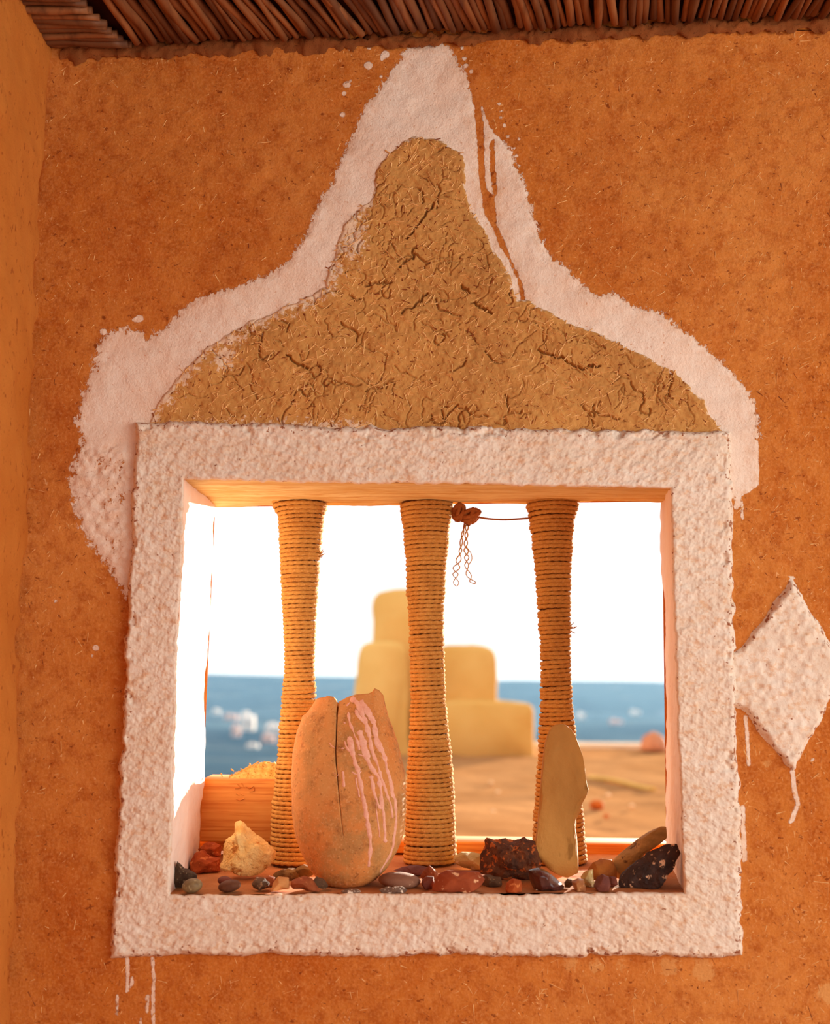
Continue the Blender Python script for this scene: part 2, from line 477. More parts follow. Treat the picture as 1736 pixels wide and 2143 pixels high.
# crisp brush edge low on the right, blotchy brush edge elsewhere
rag = np.where((px > 1540) & (py > 920), 9.0, rag)
paint = sd_w.copy()
for g in GAPS:
    s = sdf_poly(px, py, g); paint = np.minimum(paint, -s); rag = np.where(np.abs(s) < 14, 14.0, rag)
dd = np.full(px.shape, -1e9)
for x, y, r in SPLAT:
    dd = np.maximum(dd, r - np.hypot(px - x, (py - y) * 1.15))
for pts, r in DRIPS:
    dd = np.maximum(dd, sdf_line(px, py, pts, r))
rag = np.where(dd > np.maximum(paint, -25), 12.0, rag)
paint = np.maximum(paint, dd)
stain = np.full(px.shape, -60.0)
for x, y, r in STAINS:
    stain = np.maximum(stain, r - np.hypot(px - x, py - y) - 10)
# coarse thick render on the left shoulder of the paint
lump = sstep(-30, 30, sdf_poly(px, py, [(160, 930), (285, 930), (270, 1260), (200, 1150), (150, 1020)]))
pw = np.stack([GX, np.zeros_like(GX), GZ], -1)
paint = np.where(lump > 0.02, np.minimum(paint, 40 - 30 * lump + 10 * (paint > 1e8)), paint); rag = np.where(lump > 0.5, 110.0, rag)
GY = GY - lump * (0.002 + fbm(pw * 140, 3, 21) * 0.0022)
GY = GY - sstep(0, 10, paint) * 0.0008
cpx, cpy = px[:-1, :-1] / 2 + px[1:, 1:] / 2, py[:-1, :-1] / 2 + py[1:, 1:] / 2
MID = [((a[0] + b[0]) / 2, (a[1] + b[1]) / 2) for a, b in zip(OUT, INN)]
keep = (sdf_poly(cpx, cpy, MID) < 0) & (sdf_poly(cpx, cpy, MUD_POLY) < 10)
wall = mesh_obj("wall_front", np.stack([GX, GY, GZ], -1), grid_faces(*GX.shape, mask=keep), M_WALL,
                attrs={"paint": paint * MM, "rag": rag * MM, "stain": stain * MM})
tag(wall, "orange adobe wall with straw flecks and a whitewashed arch around the window", kind="structure")

# the rest of the wall beyond the fine part, its back face and its outer reaches
X0, X1, Z0, Z1 = xs[0], xs[-1], zs[0], zs[-1]
def rest_quads():
    v, f = [], []
    def q(a, b, c, d):
        k = len(v); v.extend([a, b, c, d]); f.append((k, k + 1, k + 2, k + 3))
    q((X1, 0, 0), (3.4, 0, 0), (3.4, 0, 2.7), (X1, 0, 2.7))
    q((X0, 0, 0), (X1, 0, 0), (X1, 0, Z0), (X0, 0, Z0))
    q((X0, 0, Z1), (X1, 0, Z1), (X1, 0, 2.7), (X0, 0, 2.7))
    return np.array(v), np.array(f)
v, f = rest_quads()
mesh_obj("wall_plain_part", v, f, M_LEFT, wall, smooth=False)

# opening corners, front (y = -0.008) and back (y = 0.30)
WT = 0.30
FC = [P(x, y, -0.008) for x, y in INN]
BC = [P(450, 1061, WT), P(1384, 1050, WT), P(1394, 1798, WT), P(417, 1801, WT)]
v, f = [], []
ob = [(-2.2, WT, 2.7), (3.4, WT, 2.7), (3.4, WT, -0.3), (-2.2, WT, -0.3)]
for k in range(4):
    a, b = BC[k], BC[(k + 1) % 4]; n = len(v)
    v += [tuple(a), tuple(b), ob[(k + 1) % 4], ob[k]]; f.append((n, n + 1, n + 2, n + 3))
mesh_obj("wall_outer_face", np.array(v), np.array(f), M_LEFT, wall, smooth=False)

def sillz(x, y):
    u = (x - FC[3][0]) / (FC[2][0] - FC[3][0]); w = y / WT
    zf = FC[3][2] + (FC[2][2] - FC[3][2]) * u; zb = BC[3][2] + (BC[2][2] - BC[3][2]) * u
    return zf + (zb - zf) * w

# ------------------------------------------------------------------ window: rough stucco surround, jambs, soffit, sill
win = empty("window_1", ((FC[3][0] + FC[2][0]) / 2, 0.0, float(FC[3][2])))
tag(win, "square window opening with a rough white stucco surround", kind="structure")

def build_surround():
    so, si = [], []
    for k in range(4):
        a, b = np.array(OUT[k], float), np.array(OUT[(k + 1) % 4], float); c, d = np.array(INN[k], float), np.array(INN[(k + 1) % 4], float)
        n = int(np.linalg.norm(b - a) * MM / 0.0017)
        t = np.linspace(0, 1, n, endpoint=False)[:, None]
        so.append(a + (b - a) * t); si.append(c + (d - c) * t)
    so, si = np.concatenate(so), np.concatenate(si)
    n = len(so); ang = np.arange(n) / n * 2 * np.pi
    s = np.stack([np.arange(n) * 0.0017 * 55, np.zeros(n), np.zeros(n)], -1)
    nd = (so - si); nd /= np.linalg.norm(nd, axis=1)[:, None]
    w = np.minimum(1, np.minimum(np.arange(n), n - np.arange(n)) / 20.0)
    so = so + nd * (fbm(s, 4, 31) * 4.2 + fbm(s * 0.12, 2, 33) * 3.0)[:, None] * w[:, None]
    si = si + nd * (fbm(s * 1.3, 4, 35) * 2.0 + fbm(s * .15, 2, 37) * 2.0)[:, None] * w[:, None]
    vv = np.concatenate([[0, 0, 0.012, 0.03, 0.05], np.linspace(0.07, 0.955, 58), [0.97, 0.985, 0.995, 1.0, 1.0, 1.0]])
    yy = np.concatenate([[0.012, -0.004, -0.010, -0.0145, -0.0165], np.full(58, -0.0175), [-0.0168, -0.015, -0.012, -0.008, 0.0, 0.02]])
    grid = so[None] + (si - so)[None] * vv[:, None, None]
    pts = P(grid[..., 0], grid[..., 1], 0.0)
    pts[..., 1] = yy[:, None]
    # re-project at the true depth so the outline keeps its place on the raised face
    for r in range(len(vv)):
        pts[r] = P(grid[r, :, 0], grid[r, :, 1], yy[r])
    flat = pts.copy(); flat[..., 1] *= 0.3
    q = flat.copy(); q[..., 0] = flat[..., 0] * 0.85 + flat[..., 2] * 0.35; q[..., 2] = flat[..., 2] * 0.95 - flat[..., 0] * 0.3
    lumps = np.maximum(fbm(q * 120, 4, 41, 0.6), -0.6)
    slow = fbm(flat * 14, 2, 47)
    amp = np.interp(np.arange(len(vv)), [0, 2, 5, 60, 66, 68], [0.2, 0.8, 1, 1, 0.5, 0.0])[:, None]
    pts[..., 1] -= amp * (lumps * 0.0018 + slow * 0.0014)
    chip = np.clip(fbm(flat * 60, 3, 53) - 0.35, 0, 1) * np.interp(vv, [0, 0.12, 0.25], [1, 0.6, 0])[:, None]
    pts[..., 1] += chip * 0.012
    edge = np.maximum(np.interp(vv, [0, 0.05, 0.2], [1.0, 0.75, 0]), np.interp(vv, [0.9, 1], [0, 0.45]))[:, None] * np.ones(n)[None]
    o = mesh_obj("surround", pts, grid_faces(len(vv), n, closed_v=True, flip=True), M_STUCCO, attrs={"edge": edge})
    keep_parent(o, win); o["label"] = "rough white stucco band round the opening"
build_surround()

def patch(name, a, b, c, d, mat, nu, nv, amp, freq, axis, seed, wave=0.0):
    """a-b front edge, d-c back edge"""
    u = np.linspace(0, 1, nu)[None, :, None]; w = np.linspace(0, 1, nv)[:, None, None]
    a, b, c, d = map(np.array, (a, b, c, d))
    p = (a * (1 - u) + b * u) * (1 - w) + (d * (1 - u) + c * u) * w
    dis = fbm(p * freq, 3, seed) * amp + (fbm(p * 9, 2, seed + 5) * wave) * w[..., 0]
    p = p.copy(); p[..., axis] += dis
    o = mesh_obj(name, p, grid_faces(nv, nu), mat)
    keep_parent(o, win)
    return o
e = 0.0015
ax = np.array
patch("jamb", FC[3] + ax([-e, 0, -.004]), FC[0] + ax([-e, 0, .004]), BC[0] + ax([0, 0, .01]), BC[3] + ax([0, 0, -.01]), M_JAMB, 220, 90, 0.0012, 50, 0, 61, 0.004)
patch("jamb", FC[1] + ax([e, 0, .004]), FC[2] + ax([e, 0, -.004]), BC[2] + ax([0, 0, -.01]), BC[1] + ax([0, 0, .01]), M_JAMB, 220, 90, 0.0012, 50, 0, 67, 0.005)
patch("lintel_soffit", FC[0] + ax([-.004, 0, e]), FC[1] + ax([.004, 0, e]), BC[1] + ax([.01, 0, 0]), BC[0] + ax([-.01, 0, 0]), M_SOFFIT, 260, 90, 0.0008, 50, 2, 71, 0.003)
def sill():
    a, b = FC[3] + ax([-.004, 0.002, 0]), FC[2] + ax([.004, 0.002, 0])
    c = BC[2] + ax([.05, .17, 0]); d = BC[3] + ax([-.05, .17, 0])
    c[2] = sillz(c[0], c[1]); d[2] = sillz(d[0], d[1])
    o = patch("sill", a, b, c, d, M_SILL, 220, 110, 0.0008, 60, 2, 73, 0.0)
    vv, ff = box_vf(d[0], c[0], WT, c[1], -0.3, min(c[2], d[2]) - 0.003)
    o2 = mesh_obj("outer_ledge", vv, ff, M_SILL, smooth=False); keep_parent(o2, win)
sill()

# ------------------------------------------------------------------ straw-mud panel under the painted arch (part of the wall)
def in_box(poly, step, pad):
    p = np.array(poly); a = P(p[:, 0], p[:, 1], 0.0)
    x = np.arange(a[:, 0].min() - pad, a[:, 0].max() + pad, step); z = np.arange(a[:, 2].min() - pad, a[:, 2].max() + pad, step)
    X, Z = np.meshgrid(x, z)
    qx, qy = project(np.stack([X, np.zeros_like(X), Z], -1))
    return X, Z, qx, qy

def mud_panel():
    X, Z, qx, qy = in_box(MUD_POLY, 0.0011, 0.012)
    s = sdf_poly(qx, qy, MUD_POLY) + 3.5 * fbm(np.stack([X, X * 0, Z], -1) * 60, 3, 81)
    p = np.stack([X, X * 0, Z], -1)
    h = sstep(-5, 9, s)
    Y = wall_y(X, Z) + 0.003 - h * 0.0068 - h * (fbm(p * 120, 4, 83) * 0.0011 + fbm(p * 22, 2, 85) * 0.0018)
    # shrinkage cracks, really cut into the mud
    depth = np.zeros_like(X)
    r = np.random.default_rng(5)
    x0, z0, st = X[0, 0], Z[0, 0], 0.0011
    def cut(pts, wid, dep):
        for (ax_, az_), (bx_, bz_) in zip(pts[:-1], pts[1:]):
            i0 = max(int((min(az_, bz_) - z0 - .006) / st), 0); i1 = int((max(az_, bz_) - z0 + .006) / st) + 1
            j0 = max(int((min(ax_, bx_) - x0 - .006) / st), 0); j1 = int((max(ax_, bx_) - x0 + .006) / st) + 1
            sx, sz = X[i0:i1, j0:j1], Z[i0:i1, j0:j1]
            if sx.size == 0: continue
            d = -sdf_line(sx, sz, [(ax_, az_), (bx_, bz_)], 0.0)
            depth[i0:i1, j0:j1] = np.maximum(depth[i0:i1, j0:j1], dep * sstep(wid, wid * 0.25, d))
    ins = np.argwhere(s > 12)
    for k in range(190):
        i, j = ins[r.integers(len(ins))]
        q = np.array([X[i, j], Z[i, j]]); a = r.normal(0, 0.9) + (np.pi if r.random() < .5 else 0)
        n = int(r.integers(4, 15)); pts = [q]
        for _ in range(n):
            a += r.normal(0, 0.55); q = q + 0.0045 * np.array([np.cos(a), np.sin(a)]); pts.append(q)
        big = r.random() < 0.22
        cut(pts, 0.0017 if big else 0.0012, 0.006 if big else 0.003)
    main = [[(905, 425), (895, 445), (880, 462), (868, 480), (850, 500)], [(868, 520), (855, 545), (838, 562)], [(765, 597), (790, 592), (815, 592)], [(895, 610), (882, 630), (860, 645), (840, 660)],
            [(965, 598), (980, 612)], [(1195, 762), (1220, 772), (1250, 768)], [(600, 745), (615, 760), (640, 772)], [(985, 630), (1005, 645), (1025, 660)], [(1130, 735), (1170, 750), (1200, 765)]]
    for pl in main:
        a = P([q[0] for q in pl], [q[1] for q in pl], 0.0); a = resample(a[:, [0, 2]], 12)
        a += r.normal(0, 0.0019, a.shape); cut(list(a), 0.0021, 0.011)
    Y = Y + depth * h
    # whitewash slopped over its rim: heavy on the left, thin on the right
    side = np.where(qx < 780, 1.0, 0.35)
    d_in = np.maximum(s, 0)
    paint_ = np.where(side > .5, 8 - d_in * 0.42, 3 - d_in * 0.8)
    paint_ = np.maximum(paint_, 14 - np.hypot((qx - 735) / 1.0, (qy - 500) / 1.8) * 0.55)
    paint_ = np.maximum(paint_, 10 - np.hypot((qx - 470), (qy - 752)) * 0.45)
    paint_ = np.maximum(paint_, sdf_line(qx, qy, [(1032, 478), (1050, 520), (1068, 560), (1078, 590), (1081, 632)], 5) )
    keepm = (s > -14)[:-1, :-1] & (s > -14)[1:, 1:]
    o = mesh_obj("straw_mud_panel", np.stack([X, Y, Z], -1), grid_faces(*X.shape, mask=keepm), M_MUD, wall,
                 attrs={"paint": paint_ * MM, "rag": np.where(side > .5, 60.0, 34.0) * MM})
    o["label"] = "bare brown straw-mud panel under the painted arch"
    return X, Y, Z, s
MX, MY, MZ, MS = mud_panel()

def diamond():
    X, Z, qx, qy = in_box(DIAMOND, 0.002, 0.012)
    p = np.stack([X, X * 0, Z], -1)
    s = sdf_poly(qx, qy, DIAMOND) + 3.0 * fbm(p * 70, 3, 91)
    h = sstep(-4, 12, s)
    Y = 0.004 - h * 0.0125 - h * (np.maximum(fbm(p * 100, 3, 93), -.5) * 0.0022 + fbm(p * 15, 2, 95) * 0.0015)
    k = (s > -12)[:-1, :-1] & (s > -12)[1:, 1:] & (sdf_poly(qx, qy, OUT) < 12)[1:, 1:]
    o = mesh_obj("stucco_diamond", np.stack([X, Y, Z], -1), grid_faces(*X.shape, mask=k), M_STUCCO, wall,
                 attrs={"edge": sstep(26, 2, s)})
    o["label"] = "raised white stucco diamond beside the window"
diamond()

# straw flecks lodged in the plaster (uncountable)
def flecks(name, xyz, ln, wd, ang, mat, parent, lift=0.0006):
    n = len(xyz); c, s = np.cos(ang), np.sin(ang)
    dx = np.stack([c, np.zeros(n), s], -1) * (ln / 2)[:, None]; dz = np.stack([-s, np.zeros(n), c], -1) * (wd / 2)[:, None]
    up = np.array([0, -1.0, 0])[None] * lift
    base = xyz + np.array([0, 0.0006, 0])
    tip = np.random.default_rng(3).uniform(-.0008, .0002, n)[:, None] * np.array([[0, 1.0, 0]])
    v = np.stack([base - dx - dz, base + dx - dz + tip, base + dx + dz + tip, base - dx + dz, base - dx * .96 + up, base + dx * .96 + up + tip], 1).reshape(-1, 3)
    k = np.arange(n)[:, None] * 6
    q = np.concatenate([k + np.array([[0, 1, 5, 4]]), k + np.array([[2, 3, 4, 5]])])
    t = np.concatenate([k + np.array([[3, 0, 4]]), k + np.array([[1, 2, 5]])])
    o = mesh_obj(name, v, [q, t], mat, parent, smooth=False)
    o["kind"] = "stuff"
    return o

def wall_flecks():
    r = np.random.default_rng(11)
    n = 11000
    qx = r.uniform(40, 1760, n); qy = r.uniform(60, 2150, n)
    dens = 0.3 + 0.7 * sstep(300, 1400, qx) * sstep(0, 700, qy)
    ok = (r.random(n) < dens) & (sdf_poly(qx, qy, OUT) < -6) & (sdf_poly(qx, qy, WHITE_POLY) < -4) & (sdf_poly(qx, qy, DIAMOND) < -4)
    qx, qy = qx[ok], qy[ok]
    p = P(qx, qy, 0.0); p[:, 1] = wall_y(p[:, 0], p[:, 2])
    m = len(p)
    ln = np.clip(r.lognormal(-5.1, 0.55, m), 0.002, 0.028); wd = r.uniform(0.0008, 0.0018, m)
    ang = r.normal(0.9, 0.8, m)
    pale = r.random(m) < 0.62
    flecks("pale_straw_flecks", p[pale], ln[pale], wd[pale], ang[pale], M_STRAW, wall, 0.0009)
    flecks("dark_straw_flecks", p[~pale], ln[~pale] * .8, wd[~pale], ang[~pale] + 1.2, M_STRAW_DARK, wall)
    idx = np.argwhere(MS > 4); idx = idx[r.integers(len(idx), size=3600)]
    p = np.stack([MX[idx[:, 0], idx[:, 1]], MY[idx[:, 0], idx[:, 1]], MZ[idx[:, 0], idx[:, 1]]], -1)
    m = len(p)
    ln = np.clip(r.lognormal(-4.75, 0.45, m), 0.003, 0.030); wd = r.uniform(0.0009, 0.0021, m); ang = r.normal(0.6, 1.0, m)
    pale = r.random(m) < 0.7
    flecks("panel_straw_flecks", p[pale], ln[pale], wd[pale], ang[pale], M_STRAW, wall, 0.0012)
    flecks("panel_dark_flecks", p[~pale], ln[~pale] * .8, wd[~pale], ang[~pale], M_STRAW_DARK, wall)
wall_flecks()

# ------------------------------------------------------------------ left wall, ceiling, floor
def left_wall():
    pts = [(107, 60), (107, 115), (100, 210), (97, 350), (82, 480), (78, 600), (77, 700), (66, 1000), (50, 1250), (40, 1500), (35, 1900), (27, 2143)]
    c = P([p[0] for p in pts], [p[1] for p in pts], 0.0)
    z = np.concatenate([np.linspace(0, 0.9, 6)[:-1], np.arange(0.9, 2.56, 0.006)])
    xc = np.interp(z, c[::-1, 2], c[::-1, 0])
    y = np.concatenate([[0.012], np.arange(0.0, -0.6, -0.006), np.linspace(-0.6, -3.2, 12)])
    Yg, Zg = np.meshgrid(y, z); Xg = np.broadcast_to(xc[:, None], Yg.shape).copy()
    p = np.stack([Xg, Yg, Zg], -1)
    Xg += fbm(p * 6, 2, 101) * 0.005 + fbm(p * 40, 3, 103) * 0.0015
    # the ragged open joint in the corner
    gap = 0.5 + 0.9 * fbm(np.stack([Zg * 0, Zg * 0, Zg * 26], -1), 3, 107)
    Xg -= 0.010 * np.clip(gap, 0, 1.4) * sstep(-0.016, -0.004, Yg)
    o = mesh_obj("wall_left", np.stack([Xg, Yg, Zg], -1), grid_faces(*Xg.shape), M_LEFT)
    tag(o, "ochre adobe side wall meeting the window wall", kind="structure")
    return np.stack([xc, z], -1)
LWX = left_wall()

ZA, ZB = P(150, 104, -0.01), P(1736, 40, -0.01)
def ceil_z(x):
    return ZA[2] + (ZB[2] - ZA[2]) * (x - ZA[0]) / (ZB[0] - ZA[0])

vv, ff = box_vf(-0.75, 1.9, -2.6, 0.06, 0, 0.05)
vv = [(x, y, ceil_z(x) + 0.017 + (0.06 if z > 0 else 0)) for x, y, z in vv]
ceiling = mesh_obj("ceiling", vv, ff, M_DARKMAT, smooth=False)
tag(ceiling, "dark ceiling lined with dry reeds", kind="structure")

def reed_mesh(k):
    r = np.random.default_rng(200 + k)
    n = 9; t = np.linspace(0, 1, n); sides = 9
    rad = 0.0060 * (1 + 0.10 * r.normal(size=n)); rad[0] *= 0.9
    node = r.integers(2, 7); rad[node] *= 1.18
    th = np.linspace(0, 2 * np.pi, sides, endpoint=False)
    cx = 0.0016 * np.cumsum(r.normal(size=n)) * 0.6; cz = 0.0008 * r.normal(size=n)
    v = np.stack([cx[:, None] + rad[:, None] * np.cos(th), np.repeat(-t[:, None] * 0.40, sides, 1), cz[:, None] + rad[:, None] * np.sin(th)], -1)
    f = [grid_faces(n, sides, closed_v=True), np.array([np.arange(sides)[::-1], (n - 1) * sides + np.arange(sides)])]
    me = quick_mesh("reed", v.reshape(-1, 3), f); me.materials.append(M_REED)
    return me
REEDS = [reed_mesh(k) for k in range(7)]
SKX = [200, 300, 450, 600, 700, 850, 1035, 1370, 1650, 1900]; SKA = [.16, .18, .25, .36, .34, .27, .26, .18, .02, -.06]
x = float(P(292, 90, -0.01)[0]); k = 0
XEND = 0.82
while x < XEND:
    qx = 868 + x / 0.0007
    a = float(np.interp(qx, SKX, SKA)) + random.gauss(0, 0.035)
    s = random.uniform(0.72, 1.18)
    o = bpy.data.objects.new("reed", REEDS[random.randrange(7)])
    link(o, ceiling)
    o.location = (x, -0.014 - random.uniform(0, 0.010), ceil_z(x) + 0.004 + random.uniform(-0.004, 0.004))
    o.rotation_euler = (random.gauss(0, 0.012), random.uniform(0, 6.28), -a)
    o.scale = (s, 1, s)
    x += 0.0113 * s + random.uniform(-0.0005, 0.0022); k += 1
# the bundle of reeds laid crosswise in the left corner
for k in range(15):
    y = -0.012 - k * 0.0125
    xe = float(P(278, 96, -0.01)[0]) + 0.55 * (y + 0.012) * 0.6 + random.uniform(-0.006, 0.006)
    o = bpy.data.objects.new("reed", REEDS[random.randrange(7)])
    link(o, ceiling)
    s = random.uniform(0.8, 1.15)
    o.location = (xe, y, ceil_z(xe) + 0.002 + random.uniform(-0.004, 0.003))
    o.rotation_euler = (random.uniform(-.02, .02), 0, -math.pi / 2 + random.gauss(0, 0.03))
    o.scale = (s, 0.45, s)

def bead():
    n = 420; xx = np.linspace(-0.56, 0.80, n); th = np.linspace(-0.5, 1.5, 14) * np.pi / 1.6
    p = np.stack(np.broadcast_arrays(xx[:, None], -np.cos(th - .3)[None] * 0.006, np.sin(th)[None] * 0.012), -1).copy()
    s = p * 55; s[..., 0] = xx[:, None] * 45
    r = 1 + 0.85 * fbm(s, 5, 111, 0.65) + 0.4 * fbm(s * 0.2, 2, 113)
    v = np.stack([p[..., 0], -0.0015 + p[..., 1] * np.maximum(r, .35), ceil_z(p[..., 0]) - 0.004 + p[..., 2] * np.maximum(r, .5)], -1)
    o = mesh_obj("trim_1", v, grid_faces(n, 14), M_BEAD)
    tag(o, "ragged dark mud joint between the wall and the reed ceiling", kind="structure")
bead()

vv, ff = box_vf(-0.9, 4.0, -5.2, 0.0, -0.1, 0.0)
floor = mesh_obj("floor", vv, ff, M_FLOOR, smooth=False)
tag(floor, "packed earth floor of the porch", kind="structure")

# ------------------------------------------------------------------ rope-bound columns
COLY = 0.258
root_coil = {}
def rope_column(prof, label, turns_px, notch, seed):
    """prof: (py, left px, right px) top to bottom"""
    prof = np.array(prof, float)
    ptop, pbot = P((prof[:, 1]), prof[:, 0], COLY), P(prof[:, 2], prof[:, 0], COLY)
    zc = (ptop[:, 2] + pbot[:, 2]) / 2; xc = (ptop[:, 0] + pbot[:, 0]) / 2; ro = (pbot[:, 0] - ptop[:, 0]) / 2
    order = np.argsort(zc); zc, xc, ro = zc[order], xc[order], ro[order]
    zb = float(sillz(xc[0], COLY)); zt = float(zc[-1])
    root = empty("rope_column", (float(xc[0]), COLY, zb))
    tag(root, label, "column", "rope-bound window columns")
    fx = lambda z: np.interp(z, zc, xc); fr = lambda z: np.interp(z, zc, ro)
    zz = np.linspace(zb, zt + 0.004, 60); th = np.linspace(0, 2 * np.pi, 28, endpoint=False)
    rr = fr(zz) - 0.0052
    v = np.stack([fx(zz)[:, None] + rr[:, None] * np.cos(th), np.full((60, 28), COLY) + rr[:, None] * np.sin(th), np.repeat(zz[:, None], 28, 1)], -1)
    o = mesh_obj("core", v.reshape(-1, 3), [grid_faces(60, 28, closed_v=True), np.array([59 * 28 + np.arange(28)])], M_CORE); keep_parent(o, root)
    # one long rope wound round the core
    pitch = 0.0071; turns = (zt - zb - 0.004) / pitch; seg = 150; n = int(turns * seg)
    t = np.linspace(0, turns, n); ph = t * 2 * np.pi + seed
    rng_ = np.random.default_rng(seed)
    jit = np.interp(t, np.arange(int(turns) + 2), rng_.normal(0, 0.0005, int(turns) + 2))
    tilt = np.interp(t, np.arange(int(turns) + 2), rng_.normal(0, 0.0006, int(turns) + 2))
    z = zb + 0.0035 + t * pitch + jit + tilt * np.cos(ph)
    a = 0.00365
    rad = fr(z) - a + 0.0007 * np.interp(t, np.arange(int(turns) + 2), rng_.normal(0, 1, int(turns) + 2)) + notch(z)
    ctr = np.stack([fx(z) + rad * np.cos(ph), COLY + rad * np.sin(ph), z], -1)
    out = np.stack([np.cos(ph), np.sin(ph), np.zeros(n)], -1)
    tw = np.cumsum(np.full(n, 2 * np.pi / seg) * rad) / 0.0125 * 2 * np.pi / 2.0
    sides = 8; al = np.linspace(0, 2 * np.pi, sides, endpoint=False)
    prof_r = a * (1 + 0.13 * np.cos(2 * (al[None] - tw[:, None])))          # two-strand lay
    v = ctr[:, None] + prof_r[..., None] * (np.cos(al)[None, :, None] * out[:, None] + np.sin(al)[None, :, None] * np.array([0, 0, 1.0]))
    o = mesh_obj("rope_coil", v.reshape(-1, 3), [grid_faces(n, sides, closed_v=True), np.array([np.arange(sides)[::-1], (n - 1) * sides + np.arange(sides)])], M_ROPE)
    keep_parent(o, root)
    root_coil[root.name] = o
    return root, fx, fr

def tuft(root, qx, qy, seed):
    """frayed rope end sticking out of the winding"""
    r = np.random.default_rng(seed); V, F, k = [], [], 0
    base = P(qx, qy, COLY - 0.004)
    for i in range(9):
        d = np.array([abs(r.normal(0.8, .3)), r.normal(0, .4), r.normal(0.2, .7)]); d /= np.linalg.norm(d)
        L = r.uniform(0.005, 0.011)
        pth = base + np.array([-.006, 0, 0]) + d * np.linspace(0, L + .006, 5)[:, None] + r.normal(0, 0.0005, (5, 3))
        v, f = tube(pth, np.linspace(0.0013, 0.0006, 5), 5)
        V.append(v); F.append(f[0] + k); k += len(v)
    o = mesh_obj("frayed_end", np.concatenate(V), np.concatenate(F), M_ROPE); o.parent = root_coil[root.name]; o.matrix_parent_inverse = Matrix.Identity(4); o.location = (0, 0, 0)

zpx = lambda y, x: float(P(x, y, COLY)[2])
n1 = zpx(1418, 627)
c1, _, _ = rope_column([(1050, 568, 686), (1062, 570, 685), (1080, 581, 679), (1150, 584, 672), (1250, 588, 665), (1350, 594, 660), (1420, 593, 659), (1500, 587, 664), (1600, 579, 676), (1700, 569, 688), (1816, 564, 700)],
    "rope-bound column left of the cracked clay pot", 87, lambda z: np.where(z < n1, 0.0012, 0.0), 1)
tuft(c1, 671, 1166, 5)
c2, _, _ = rope_column([(1052, 834, 949), (1066, 836, 949), (1092, 840, 943), (1154, 846, 938), (1248, 851, 930), (1341, 855, 929), (1434, 858, 932), (1497, 857, 936), (1559, 854, 943), (1618, 850, 949), (1694, 848, 952), (1816, 842, 957)],
    "middle rope-bound column with a knot of twine at its top", 87, lambda z: z * 0, 2)
n3a, n3b = zpx(1198, 1157), zpx(1316, 1157)
c3, _, _ = rope_column([(1046, 1100, 1212), (1062, 1102, 1210), (1092, 1107, 1201), (1154, 1114, 1198), (1198, 1118, 1196), (1279, 1123, 1195), (1341, 1128, 1195), (1403, 1130, 1195), (1465, 1129, 1198), (1515, 1127, 1203), (1587, 1124, 1209), (1694, 1117, 1219), (1776, 1112, 1226), (1818, 1110, 1229)],
    "rope-bound column behind the tall standing slab", 87, lambda z: np.where(np.abs(z - n3a) < .004, -0.0016, 0.0), 3)
tuft(c3, 1193, 1317, 9)

